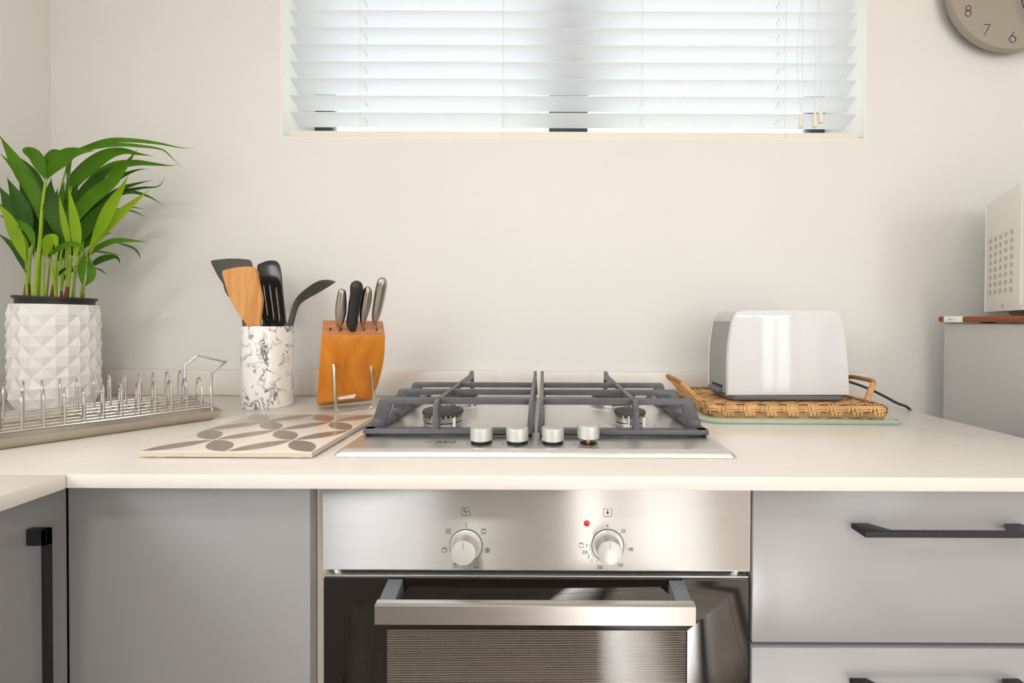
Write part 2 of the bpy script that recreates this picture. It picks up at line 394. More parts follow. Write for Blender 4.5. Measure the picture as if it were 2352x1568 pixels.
bm = B(); box(bm, XL - .2, XR + .2, YR - .2, WB + .22, -.12, -.006); floor = single('floor', bm, 'grout', (0, 0, -.006), kind='structure', smooth=0)
tl = None; TS = 0.45
for i in range(10):
    for j in range(8):
        x0 = XL + i * TS; y0 = .50 - (j + 1) * TS
        if x0 + TS > XR + .2 or y0 < YR - .15: continue
        if tl is None:
            bm = B(); box(bm, x0 + .002, x0 + TS - .002, y0 + .002, y0 + TS - .002, -.006, 0, .0015, 1); tl = part('tile', bm, 'tile', floor, smooth=0); bx, by = x0, y0
        else: again(tl, floor, (x0 - bx, y0 - by, 0))

# back window: dark frame with three uprights and panes, outside the blind
win = thing('window_1', (0, WB + .15, WZ0), None, None, kind='structure')
def upright(x0, x1): bm = B(); box(bm, x0, x1, WB + .165, WB + .205, WZ0 + .003, WZ1 - .004, .003); part('window_frame', bm, 'anthracite', win)
upright(WX0 + .004, -.658); upright(.012, .132); upright(.816, WX1 - .004)
for z0, z1 in ((WZ0, WZ0 + .012), (WZ1 - .05, WZ1)):
    bm = B(); box(bm, -.658, .816, WB + .17, WB + .20, z0, z1, .003); part('window_rail', bm, 'reveal', win)
for x0, x1 in ((-.658, .012), (.132, .816)):
    bm = B(); box(bm, x0, x1, WB + .183, WB + .187, WZ0 + .012, WZ1 - .05); part('pane', bm, 'pane', win, smooth=0)
k_ = 3
for x0, x1, z0, z1 in ((WX0, WX0 + .004, WZ0, WZ1), (WX1 - .004, WX1, WZ0, WZ1), (WX0 + .004, WX1 - .004, WZ0, WZ0 + .003), (WX0 + .004, WX1 - .004, WZ1 - .004, WZ1)):
    bm = B(); box(bm, x0, x1, WB + .0005, WB + .165, z0, z1); single('trim_%d' % k_, bm, 'reveal', ((x0 + x1) / 2, WB + .06, z0), kind='structure'); k_ += 1
# window in the left wall, glass doors in the rear wall (behind the camera): the room's daylight
w2 = thing('window_2', (XL, -1.15, 1.25), None, None, kind='structure')
for y0, y1, z0, z1 in ((-2.20, -2.14, 1.25, 2.18), (-.16, -.10, 1.25, 2.18), (-1.18, -1.12, 1.31, 2.12), (-2.14, -.16, 1.25, 1.31), (-2.14, -.16, 2.12, 2.18)):
    bm = B(); box(bm, XL - .06, XL - .01, y0, y1, z0, z1, .003); part('window_frame', bm, 'reveal', w2)
d1 = thing('door_1', (1.55, YR, 0), None, None, kind='structure')
for x0, x1, z0, z1 in ((.4, .47, 0, 2.17), (.66, .76, .08, 2.09), (1.26, 1.38, .08, 2.09), (2.0, 2.1, .08, 2.09), (2.63, 2.7, 0, 2.17), (.47, 2.63, 0, .08), (.47, 2.63, 2.09, 2.17)):
    bm = B(); box(bm, x0, x1, YR - .09, YR + .0, z0, z1, .003); part('door_frame', bm, 'reveal', d1)
bm = B(); box(bm, -6, 7, -5.9, YR - .2, -.14, -.02); box(bm, -6, XL - .2, YR - .2, WB + .3, -.14, -.02); single('floor_sky_block', bm, 'sky_block', (0, -4, -.02), kind='structure', smooth=0)  # unseen ground outside, added to cut sky light coming from below
bm = B(); box(bm, -6, 7, -6.0, -5.8, -.02, 2.3); single('wall_sky_block', bm, 'sky_block', (0, -5.9, 0), kind='structure', smooth=0)  # unseen wall, added to block the low sky behind the rear door
bm = B(); box(bm, -4.3, -4.1, -5.8, WB + .3, -.02, 2.3); single('wall_sky_block_left', bm, 'sky_block', (-4.2, -2, 0), kind='structure', smooth=0)  # unseen wall, added to block the low sky on the left side
for k, (lx, ly) in enumerate(((-0.5, -0.35), (0.9, -0.35), (0.2, -1.7))):
    bm = B(); lathe(bm, [(.112, 0), (.135, 0), (.135, .04), (.13, .045), (.112, .045)], (lx, ly, 2.452), 32)
    single('downlight', bm, 'lamp_white', (lx, ly, 2.452), ['white round ceiling downlight over the left counter', 'white round ceiling downlight before the drawers', 'white round ceiling downlight at the rear of the room'][k], 'light', 'ceiling downlights')

# ================================================================== WORKTOP
ZT, ZU = .900, .881
wt = thing('worktop', (-.2, WB, ZU), 'long white quartz L-shaped worktop running under the hob and the toaster', 'worktop')
bm = B(); box(bm, XL + .001, .845, .558, WB - .001, ZU, ZT, .0022); part('slab', bm, 'quartz', wt)
bm = B(); box(bm, XL + .001, -.624, -.06, .5575, ZU, ZT, .0022); part('slab', bm, 'quartz', wt)
bm = B(); box(bm, XL + .021, .861, WB - .020, WB - .001, ZT, .967, .002); single('trim_1', bm, 'quartz', (0, WB - .01, ZT), kind='structure')
bm = B(); box(bm, XL + .001, XL + .021, -.06, WB - .001, ZT, .967, .002); single('trim_2', bm, 'quartz', (XL + .01, 0, ZT), kind='structure')

# ================================================================== BASE CABINETS
def flat_handle(a, b, z, y):
    """horizontal drawer pull from x=a to x=b on a front at depth y"""
    bm = B()
    plate(bm, [(a, 0), (a, .026), (b, .026), (b, 0), (b - .022, 0), (b - .040, .019), (a + .040, .019), (a + .022, 0)], [], .0075, lambda p, q, d: (p, y - q, z + d), .0006)
    return bm
cc = thing('corner_cabinet', (-.49, .6, 0), 'plain grey lacquered cabinet panel left of the oven', 'cabinet')
bm = B(); box(bm, -.6592, -.3235, .590, .608, .10, .872, .0012); part('door', bm, 'lacquer', cc)
bm = B(); box(bm, -.6575, -.332, .610, 1.12, .10, .876); part('body', bm, 'carcass', cc)
bm = B(); box(bm, -.6575, -.332, .66, .675, .0, .10); part('plinth', bm, 'shadow_gap', cc)
lc = thing('left_cabinet', (-.99, 0, 0), 'grey lacquered cabinet under the left counter run, with black upright handle', 'cabinet')
bm = B(); box(bm, -.678, -.660, -.05, .5893, .10, .872, .0012); dr = part('door', bm, 'lacquer', lc)
bm = B(); box(bm, -.660, -.634, .5425, .5495, .8135, .8345, .0006); box(bm, -.641, -.634, .5425, .5495, .30, .8345, .0006); box(bm, -.660, -.634, .5425, .5495, .30, .321, .0006)
part('handle', bm, 'black_metal', dr, label='black upright bar handle')
bm = B(); box(bm, XL + .002, -.680, -.05, .587, .10, .876); part('body', bm, 'carcass', lc)
bm = B(); box(bm, -.74, -.725, -.05, .587, .0, .10); part('plinth', bm, 'shadow_gap', lc)
dc = thing('drawer_cabinet', (.56, .6, 0), 'grey lacquered drawer unit right of the oven with black pulls', 'cabinet')
for z0, z1, hz in ((.6575, .872, .8175), (.34, .650, .601), (.10, .333, .285)):
    bm = B(); box(bm, .2905, .838, .590, .608, z0, z1, .0012); d_ = part('drawer', bm, 'lacquer', dc)
    part('handle', flat_handle(.427, .662, hz, .590), 'black_metal', d_, label='flat black metal pull')
bm = B(); box(bm, .2925, .838, .610, 1.12, .10, .876); part('body', bm, 'shadow_gap', dc)
bm = B(); box(bm, .2925, .838, .66, .675, .0, .10); part('plinth', bm, 'shadow_gap', dc)
oc = thing('oven_housing', (-.01, .7, 0), 'cream edged housing around the built-in steel oven', 'cabinet')
for x0, x1 in ((-.3235, -.309), (.2885, .2902)):
    bm = B(); box(bm, x0, x1, .6085, 1.12, .10, .876); part('side_panel', bm, 'carcass', oc)
bm = B(); box(bm, -.309, .2885, .62, 1.12, .10, .118); part('base_board', bm, 'carcass', oc)
bm = B(); box(bm, -.3235, .2902, .66, .675, .0, .10); part('plinth', bm, 'shadow_gap', oc)

# ================================================================== OVEN
OY = .590
def px(u, v): p = at(u, v, OY); return p.x, p.z
ov = thing('built_in_oven', (-.01, .7, .118), 'built-in stainless steel oven with two white dials and a wide bar handle', 'oven')
bm = B(); plate(bm, rrect(-.3075, .2875, .756, .8795, .0025), [], .020, lambda a, b, d: (a, OY + .020 - d, b), .0015)
cp = part('control_panel', bm, 'steel_panel', ov)
bm = B()                                       # body: a box open to the front
for a in ((-.29, -.272, .63, 1.09, .125, .75), (.252, .27, .63, 1.09, .125, .75), (-.272, .252, .63, 1.09, .125, .16), (-.272, .252, .63, 1.09, .70, .75), (-.272, .252, 1.07, 1.09, .16, .70)): box(bm, *a)
part('body', bm, 'oven_cavity', ov, smooth=0)
bm = B(); box(bm, -.300, .280, .606, .63, .742, .757); part('vent_gap', bm, 'black_rubber', ov, smooth=0)
for x in (-.292, .272):
    bm = B(); lathe(bm, [(.0055, 0), (.0055, .004), (.003, .0065), (0, .007)], n=14, Mx=Matrix.Translation((x, .606, .7515)) @ Matrix.Rotation(PI / 2, 4, 'X')); part('hinge_screw', bm, 'steel', ov)
DW0, DW1, DZ = -.218, .200, .673               # window in the door
bm = B(); plate(bm, rrect(-.3050, .2860, .13, .7462, .003), [rrect(DW0, DW1, .22, DZ, .001, 1)], .012, lambda a, b, d: (a, OY + .012 - d, b), .0008)
dg = part('door', bm, 'oven_glass_black', ov)
bm = B(); box(bm, -.3050, .2860, .5915, .6100, .7462, .7485, .0006); part('door_trim', bm, 'steel', dg, label='thin steel strip along the door top')
bm = B(); box(bm, DW0, DW1, .5925, .5965, .22, DZ); part('door_window', bm, 'oven_window', dg, smooth=0, label='dark window with fine printed lines')
bm = B(); hy = .545
plate(bm, [(0.0, .7125), (.004, .7105), (.012, .7105), (.014, .714), (.014, .735), (.010, .7385), (.003, .7385), (0, .7365)], [], .413, lambda a, b, d: (-.2165 + d, hy + a, b), .0006)
part('handle', bm, 'steel_handle', dg, label='broad satin metal bar handle')
for x0, x1 in ((-.2145, -.1935), (.1735, .1945)):
    bm = B(); bar(bm, ((x0 + x1) / 2, hy + .012, .729), ((x0 + x1) / 2, .5895, .735), x1 - x0, .019, None, .022, bev=.001); part('handle_bracket', bm, 'toaster_base', dg)
# dials
def dial(cx, cz, dx, dz):
    Mx = Matrix.Translation((cx, OY, cz)) @ Matrix.Rotation(PI / 2, 4, 'X')
    bm = B(); lathe(bm, [(.0, -.002), (.0222, -.002), (.0222, .0012), (.0205, .0030), (.0170, .0030), (.0165, .0030), (0, .0030)], n=40, Mx=Mx)
    k = part('dial', bm, 'knob_white', ov)
    bm = B(); lathe(bm, [(.0170, .0030), (.0168, .010), (.0165, .0188)], n=40, Mx=Mx, cap=False); part('dial_grip', bm, 'knob_grip', k)
    bm = B(); lathe(bm, [(.0165, .0188), (.0160, .0201), (.0150, .0204), (0, .0204)], n=40, Mx=Mx, cap=False); part('dial_cap', bm, 'knob_white', k)
    bm = B(); box(bm, cx - .0003, cx + .0003, OY - .0205, OY - .0202, cz + .005, cz + .0145); part('pointer_mark', bm, 'grey_print', k, smooth=0)
    bm = B(); lathe(bm, [(.0221, 0), (.0230, 0), (.0230, .0005), (.0221, .0005)], n=40, Mx=Mx, cap=False); part('dial_ring', bm, 'black_rubber', k)
for u in (1070.4, 1395.9):
    X, Z = px(u, 1252.6); dial(X, Z, 0, 0)
# print on the panel: strokes are flat ribbons a tenth of a millimetre proud
def ink(bm, pts, w=.00045):
    for a, b in zip(pts, pts[1:]):
        a = Vector((a[0], OY - .00015, a[1])); b = Vector((b[0], OY - .00015, b[1]))
        if (b - a).length > 1e-6: bar(bm, a, b, w, .0002, up=(0, -1, 0))
def ring(cx, cz, r, n=14, a0=0, a1=360): return [(cx + r * math.cos(math.radians(a0 + (a1 - a0) * i / n)), cz + r * math.sin(math.radians(a0 + (a1 - a0) * i / n))) for i in range(n + 1)]
def disc(bm, cx, cz, r):
    lathe(bm, [(r, 0), (r, .0002), (0, .0002)], n=14, Mx=Matrix.Translation((cx, OY, cz)) @ Matrix.Rotation(PI / 2, 4, 'X'))
def frame(bm, cx, cz, s, gap=False):
    p = rrect(cx - s, cx + s, cz - s, cz + s, s * .25, 3); p = [(a, b) for a, b in p]
    if gap:
        q = [(cx - s * .45, cz + s)] + p[4:8] + p[8:12] + p[12:16] + p[0:4] + [(cx + s * .45, cz + s)]; ink(bm, q)
    else: ink(bm, p + p[:1])
def mm(u, v): return px(u, v)
cx, cz = px(1070.4, 1252.6); SYM = lambda b: part('function_symbol', b, 'print', cp, smooth=0)
bm = B(); x, z = px(1070.4, 1174); frame(bm, x, z, .0057, True)
for dx, dz in ((0, .0046), (-.0024, .0032), (-.0024, .0004), (.0024, .0004), (0, -.0010)): disc(bm, x + dx, z + dz, .0009)
SYM(bm)
bm = B(); x, z = px(1070.4, 1204); ink(bm, [(x + .0012 * math.cos(t * PI / 8), z + .0022 * math.sin(t * PI / 8)) for t in range(17)]); part('number', bm, 'print', cp, smooth=0)
for u, v in ((1029.6, 1219.4), (1111, 1219.6), (1119.6, 1263), (1094, 1298), (1046, 1298), (1021, 1262.5)):
    bm = B(); x, z = px(u, v); s = .0031; frame(bm, x, z, s)
    k = u
    if k in (1021, 1046): ink(bm, [(x - .002, z + .0018), (x + .002, z + .0018)], .0007)
    if k == 1111: ink(bm, [(x - .0018, z + .002), (x + .0018, z + .002)]); ink(bm, [(x - .0018, z - .002), (x + .0018, z - .002)])
    if k == 1094: ink(bm, [(x - .0018, z - .002), (x + .0018, z - .002)], .0006)
    if k == 1119.6:
        ink(bm, ring(x, z, .0021, 12))
        for a in (90, 210, 330): ink(bm, [(x, z), (x + .0018 * math.cos(math.radians(a)), z + .0018 * math.sin(math.radians(a)))], .0008)
    if k == 1046:
        for a in (90, 210, 330): ink(bm, [(x, z - .0006), (x + .0014 * math.cos(math.radians(a)), z - .0006 + .0014 * math.sin(math.radians(a)))], .0007)
    if k == 1029.6:
        for dx in (-.0007, 0, .0007): ink(bm, [(x + dx, z), (x + dx, z + .002)], .0003)
        for dx in (-.0011, .0011): disc(bm, x + dx, z - .0013, .0006)
    SYM(bm)
def tick(a, r0, r1, w): bm = B(); ink(bm, [(cx + r * math.cos(math.radians(a)), cz + r * math.sin(math.radians(a))) for r in (r0, r1)], w); part('tick_mark', bm, 'print', cp, smooth=0)
for a in (90, 142, 38, -14, -52, 194, 232): tick(a, .0245, .0265, .0005)
cx, cz = px(1395.9, 1252.6)
bm = B(); x, z = px(1395.7, 1176); frame(bm, x, z, .0057, True); disc(bm, x, z - .0008, .0016); ink(bm, [(x, z), (x, z + .0022)], .0011); ink(bm, ring(x, z + .004, .0007, 8, 0, 180) ); ink(bm, [(x - .0007, z + .004), (x - .0007, z + .002)], .0003); ink(bm, [(x + .0007, z + .004), (x + .0007, z + .002)], .0003); SYM(bm)
bm = B(); x, z = px(1395.4, 1206.6); disc(bm, x, z, .0010); part('dot_mark', bm, 'print', cp, smooth=0)
bm = B(); x, z = px(1335, 1251.7); frame(bm, x, z, .0031); ink(bm, [(x - .0018, z + .002), (x + .0018, z + .002)], .0006); SYM(bm)
for a in (90, 45, -8, -125, 192, 178): tick(a, .0245, .0265, .0005)
for a in (4, 1, -15, -22, -29, -37, -60, -75, -135, -142, 186, 205, 216): tick(a, .0248, .0260, .0004)
bm = B(); ink(bm, ring(cx, cz, .0248, 12, 178, 217), .0003); part('arc_mark', bm, 'print', cp, smooth=0)
for s_, u, v in (('50', 1432, 1219.4), ('100', 1447.8, 1261.4), ('150', 1424, 1298), ('200', 1378, 1302.7), ('1', 1359.4, 1287.5), ('2', 1352.3, 1277.5), ('250', 1343.5, 1268), ('3', 1347, 1253)):
    x, z = px(u, v); bm = B(); text(bm, s_, .0068, lambda a, b, d: (x + a, OY - .0002 - d, z + b), xs=.82); part('number', bm, 'print', cp, smooth=0)
x, z = px(1347.9, 1201.3); bm = B(); lathe(bm, [(.0042, 0), (.0042, .0006), (.0034, .0010), (.0030, .0022), (.0016, .0030), (0, .0032)], n=20, Mx=Matrix.Translation((x, OY, z)) @ Matrix.Rotation(PI / 2, 4, 'X')); part('indicator_lamp', bm, 'red', cp, label='small red indicator lamp')
# rack inside the oven
bm = B()
for sy in (.66, 1.04): tube(bm, [(-.262, sy, .588), (-.215, sy, .588), (-.195, sy, .562), (.172, sy, .562), (.192, sy, .588), (.242, sy, .588)], .0028, 8)
tube(bm, [(-.255, .66, .588), (-.255, 1.04, .588)], .0026); tube(bm, [(.236, .66, .588), (.236, 1.04, .588)], .0026)
for k in range(15): x = -.185 + .0247 * k; tube(bm, [(x, .66, .565), (x, 1.04, .565)], .0016, 6)
pieces('rack_wire', bm, 'chrome', thing('oven_rack', (-.01, .85, .56), 'chromed wire rack dimly seen behind the oven window', 'rack'))

# ================================================================== GAS HOB
HC, HZ = -.0130, .910
hob = thing('gas_hob', (HC, .87, ZT), 'stainless steel four burner gas hob with silver knobs set in the worktop', 'hob')
bm = B(); V = []
for ins, z in ((.001, .9003), (0, .9015), (.0005, .9035), (.003, .9068), (.0065, .9095), (.0100, .9108), (.0140, HZ + .0008)):
    V.append([bm.verts.new((a, b, z)) for a, b in rrect(HC - .2995 + ins, HC + .2995 - ins, .630 + ins, 1.112 - ins, .008, 5)])
for A_, B_ in zip(V, V[1:]):
    for q in range(len(A_)): bm.faces.new((A_[q], A_[(q + 1) % len(A_)], B_[(q + 1) % len(A_)], B_[q]))
bm.faces.new(V[-1]); bm.faces.new(V[0][::-1]); bmesh.ops.recalc_face_normals(bm, faces=bm.faces)
part('hob_plate', bm, 'steel', hob)
def burner(x, y, r):
    bm = B(); lathe(bm, [(r * 1.62, HZ + .0004), (r * 1.55, HZ + .0022), (r * 1.15, HZ + .0022), (r * 1.08, HZ + .0012), (r * .9, HZ + .0012)], (x, y, 0), 40, cap=False)
    ds = part('burner_dish', bm, 'steel', hob)
    bm = B(); lathe(bm, [(r * .93, .9115), (r * .93, .9165), (r * .70, .9170), (r * .70, .9185), (r * .97, .9190), (r * .97, .9275), (r * .90, .9282), (0, .9282)], (x, y, 0), 48); br = part('burner_ring', bm, 'alu', hob)
    bm = B(); n = max(14, int(r * 700))
    for k in range(n):
        a = 2 * PI * k / n; d = Vector((math.cos(a), math.sin(a), 0)); bar(bm, Vector((x, y, .9300)) + d * r * .55, Vector((x, y, .9300)) + d * r * .955, .0048, .0040)
    part('burner_teeth', bm, 'alu', br, kind='stuff')
    bm = B(); lathe(bm, [(r * .985, .9312), (r * 1.0, .9322), (r * 1.0, .9362), (r * .965, .9378), (r * .6, .9386), (0, .9388)], (x, y, 0), 48); part('burner_cap', bm, 'burner_cap', hob)
    bm = B(); bar(bm, (x + r * .72, y - r * .80, .911), (x + r * .72, y - r * .80, .929), .005, .005, up=(0, 1, 0), bev=.0008); part('igniter', bm, 'ceramic_white', hob); bm = B(); lathe(bm, [(.0014, .911), (.0014, .930), (.0022, .9305), (.0022, .932), (0, .9322)], (x - r * .25, y - r * 1.05, 0), 10); part('thermocouple', bm, 'ceramic_white', hob)
for x, y, r in ((-.1876, .795, .0375), (-.1850, .985, .0335), (.1600, .795, .0290), (.1590, .985, .0500)): burner(x, y, r)
for k, x in enumerate((-.0982, -.0416, .0143, .0703)):
    up = .004 if k == 3 else 0
    bm = B(); lathe(bm, [(.0158, .9155 + up), (.0174, .9165 + up), (.0178, .932 + up), (.0172, .9352 + up), (.0160, .9362 + up), (0, .9366 + up)], (x, .672, 0), 40)
    kn = part('knob', bm, 'knob_silver', hob)
    if k < 3:
        bm = B(); lathe(bm, [(.0165, HZ + .0008), (.0165, HZ + .0020), (.0150, HZ + .0028), (.0146, .916), (0, .916)], (x, .672, 0), 32); part('knob_skirt', bm, 'black_rubber', kn)
    else:
        bm = B(); lathe(bm, [(.0045, HZ + .0008), (.0045, .921), (0, .921)], (x, .672, 0), 16); part('knob_shaft', bm, mat('brass_shaft', '#b88a5a', .3, metal=1), kn)
        bm = B(); lathe(bm, [(.0135, HZ + .0008), (.0135, HZ + .0010), (0, HZ + .0011)], (x, .672, 0), 24); part('knob_hole', bm, 'black_rubber', kn)
    bm = B(); box(bm, x - .0005, x + .0005, .6575, .6585, HZ + .0008, HZ + .0010); box(bm, x - .0030, x + .0030, .6480, .6488, HZ + .0008, HZ + .0010); box(bm, x - .0230, x - .0200, .664, .666, HZ + .0008, HZ + .0010); pieces('knob_mark', bm, 'print', hob, smooth=0)
bm = B(); text(bm, 'AEG', .0150, lambda a, b, d: (-.1545 + a, .6740 + b, HZ + .0009 + d), 'CENTER', 1.15)
for t in (-1, 1): tube(bm, [(-.1815 + t * (.0050 - .0012 * abs(q)) , .6740 + q * .0030, HZ + .0009) for q in (-1, 0, 1)], .0004, 4)
box(bm, -.1820, -.1810, .671, .677, HZ + .0008, HZ + .0010)
part('printed_logo', bm, 'print', hob, smooth=0)

def grate(s, label):
    """one cast-iron pan support; s = -1 left, +1 right of the hob's centre"""
    X = lambda g: HC + s * g
    t = thing('pan_support', (X(.15), .89, HZ), label, 'pan support', 'pan supports on the hob')
    bm = B()
    bar(bm, (X(.0060), .7120, .9195), (X(.2860), .7120, .9195), .017, .008, bev=.0015); part('front_bar', bm, 'iron', t)
    bm = B(); bar(bm, (X(.0060), 1.080, .9195), (X(.2860), 1.080, .9195), .015, .008, bev=.0015); part('back_bar', bm, 'iron', t)
    bm = B(); bar(bm, (X(.2770), .7050, .9195), (X(.2770), 1.087, .9195), .018, .008, bev=.0015); part('side_bar', bm, 'iron', t)
    bm = B(); bar(bm, (X(.0100), .7050, .9195), (X(.0100), 1.087, .9195), .009, .008, bev=.0015); part('side_bar', bm, 'iron', t)
    for y in (.735, .828, .918):                                                             # three raised cross bars with a bent leg
        o = [(X(.2850), .920), (X(.2690), .9705 - .004), (X(.2665), .9690 + .0005), (X(.2620), .9700), (X(.0100), .9700), (X(.0100), .9592), (X(.2520), .9592), (X(.2490), .9575), (X(.2490 + .0030), .9480), (X(.2590), .920)]
        bm = B(); plate(bm, o if s > 0 else o[::-1], [], .0085, lambda a, b, d: (a, y - .004 + d, b), .0012)
        bar(bm, (X(.272), y, .917), (X(.272), y, .934), .022, .010, .020, .0085, up=(0, 1, 0), bev=.0012); part('cross_bar', bm, 'iron', t)
    for g in (.167, .0088):                                                                  # bars running away from the viewer, pointed at both ends
        w = .0085 if g > .1 else .0075; bm = B()
        o = [(.7040, .921), (.7065, .9480), (.7090, .9600), (.7160, .9700), (1.040, .9700), (1.062, .9760), (1.070, .9770), (1.074, .9700), (1.078, .921), (1.066, .921), (1.063, .9540), (1.058, .9590), (.732, .9590), (.7235, .9500), (.7215, .921)]
        plate(bm, o, [], w, lambda a, b, d: (X(g) - w / 2 + d, a, b), .0012)
        bar(bm, (X(g), .7125, .918), (X(g), .7125, .9560), .013, .015, .0075, .012, up=(0, 1, 0), bev=.0012)
        bar(bm, (X(g), 1.0725, .918), (X(g), 1.0725, .956), .012, .012, .0075, .010, up=(0, 1, 0), bev=.0012); part('long_bar', bm, 'iron', t)
    bm = B()
    for g, y in ((.279, .715), (.279, 1.078), (.012, .715), (.012, 1.078)): box(bm, X(g) - .0045, X(g) + .0045, y - .005, y + .005, HZ + .0009, .917)
    pieces('rubber_foot', bm, 'black_rubber', t)
    bm = B(); box(bm, min(X(.014), X(.274)), max(X(.014), X(.274)), .7065, .7175, .9128, .9165); part('under_lip', bm, 'black_rubber', t)
grate(-1, 'left cast-iron pan support on the gas hob, nearer the knife block'); grate(1, 'right cast-iron pan support on the gas hob, nearer the toaster')

# ================================================================== PATTERNED BOARD
bd = thing('patterned_board', (-.465, .745, ZT), 'square cream tile board printed with taupe leaf shapes, left of the hob', 'board')
BX0, BX1, BY0, BY1, BZ0, BZ1 = -.5905, -.3385, .622, .868, .9025, .9105
bm = B(); box(bm, BX0, BX1, BY0, BY1, BZ0, BZ1, .0007); part('tile_slab', bm, ['grid_board'], bd)
bm = B(); plate(bm, [(BX0 - .0003, BY0 - .0003), (BX1 + .0003, BY0 - .0003), (BX1 + .0003, BY1 + .0003), (BX0 - .0003, BY1 + .0003)], [[(BX0 + .001, BY0 + .001), (BX1 - .001, BY0 + .001), (BX1 - .001, BY1 - .001), (BX0 + .001, BY1 - .001)]], .0066, lambda a, b, d: (a, b, BZ0 + .0003 + d)); part('tile_edge', bm, 'board_edge', bd)
ca, cb = (BX1 - BX0) / 4, (BY1 - BY0) / 4
lm = None
for i in range(4):
    for j in range(4):
        p0, p1 = ((i, j), (i + 1, j + 1)) if (i + j) % 2 == 0 else ((i + 1, j), (i, j + 1))
        a = Vector((BX0 + p0[0] * ca, BY0 + p0[1] * cb)); b = Vector((BX0 + p1[0] * ca, BY0 + p1[1] * cb)); mid = (a + b) / 2; d = (b - a) / 2; n = Vector((-d.y, d.x))
        o = []
        for k in range(13): t = -1 + k / 6; o.append((t, .92 * (math.sqrt(max(0, 2 - t * t)) - 1)))
        pts = [mid + d * (t * .955) + n * h for t, h in o] + [mid + d * (t * .955) - n * h for t, h in o[::-1][1:-1]]
        bm = B(); f = bm.faces.new([bm.verts.new((p.x, p.y, BZ1 + .0001)) for p in pts]); f.normal_update()
        if f.normal.z < 0: f.normal_flip()
        bmesh.ops.triangulate(bm, faces=bm.faces); part('printed_leaf', bm, 'leaf_print', bd, smooth=0)
bm = B()
for x, y in ((BX0 + .025, BY0 + .012), (BX1 - .025, BY0 + .012), (BX0 + .025, BY1 - .012), (BX1 - .025, BY1 - .012)): lathe(bm, [(.008, ZT), (.008, BZ0 + .0002)], (x, y, 0), 16)
pieces('rubber_foot', bm, 'cord', bd)

# ================================================================== UTENSIL CROCK AND UTENSILS
KX, KY = -.6525, 1.010
bm = B(); lathe(bm, [(0, .900), (0.0515, .900), (.0530, .902), (.0534, .905), (.0534, 1.0855), (.0528, 1.0875), (.0496, 1.0878), (.0484, 1.0860), (.0484, .908), (0, .908)], (KX, KY, 0), 64)
single('utensil_crock', bm, 'marble', (KX, KY, .9), 'white ceramic utensil crock with grey marble veins beside the knife block', 'crock')
def flat_tool(pts, Y0, Y1, v0, v1, th, bow=0.0, holes=(), bev=.0012, sub=6):
    """flat tool head from an outline; depth runs from Y0 at row v0 to Y1 at row v1"""
    sc = 1000.0
    P = [(p.x / sc, p.y / sc) for p in smooth_poly([Vector((a, b)) for a, b in pts], sub)]
    H = [[(p.x / sc, p.y / sc) for p in smooth_poly([Vector((a, b)) for a, b in h], 4)] for h in holes]
    us = [a for a, b in pts]; um = (min(us) + max(us)) / 2; uw = (max(us) - min(us)) / 2
    def fn(a, b, d):
        u, v = a * sc, b * sc; t = (v - v0) / (v1 - v0); Y = Y0 + (Y1 - Y0) * t + bow * ((u - um) / uw) ** 2
        q = at(u, v, Y); q.y += (d - .002) * th / .004; return q
    bm = B(); plate(bm, P, H, .004, fn, min(bev, .0008)); return bm
def fan(x): return KX + x
c1 = lambda x, y: 470 + x * .1318; c2 = lambda x, y: 580 + y * .1318
def cpts(L): return [(470 + x * .1318, 580 + y * .1318) for x, y in L]
# wooden spatula (front left)
t = thing('wooden_spatula', (KX, KY - .03, .91), 'pale wooden spatula with a broad head standing in the crock', 'spatula', 'utensils in the crock')
bm = flat_tool(cpts([(325, 350), (350, 310), (480, 275), (640, 250), (800, 245), (880, 270), (920, 330), (935, 430), (970, 600), (1005, 740), (1015, 830), (1005, 960), (985, 1120), (980, 1240), (985, 1330), (780, 1330), (730, 1230), (640, 1110), (560, 990), (480, 840), (420, 700), (370, 530), (340, 430)]), .975, .985, 755, 610, .008)
part('head', bm, 'spoon_wood', t)
bm = B(); p = at(586, 748, .978); tube(bm, [p + Vector((0, 0, -.004)), p + Vector((.010, .005, -.06)), Vector((KX + .01, KY + .005, .912))], [.0090, .0085, .008], 10); part('handle', bm, 'spoon_wood', t)
# broad grey turner (behind)
t = thing('turner', (KX, KY, .91), 'wide grey nylon turner behind the wooden spatula', 'turner', 'utensils in the crock')
bm = flat_tool(cpts([(118, 165), (140, 138), (230, 122), (400, 107), (560, 106), (720, 116), (785, 130), (815, 165), (835, 260), (850, 420), (800, 640), (760, 800), (720, 1000), (700, 1010), (600, 900), (450, 790), (390, 720), (350, 640), (330, 550), (250, 430), (170, 280)]), 0.992, 1.050, 755, 590, .004, .002)
part('head', bm, 'spat_grey', t)
bm = B(); p = at(563, 715, 1.007); tube(bm, [p + Vector((0, 0, .012)), at(566, 752, .993), Vector((KX - .012, KY + .004, .912))], [.0085, .0075, .007], 10); part('handle', bm, 'spat_grey', t)
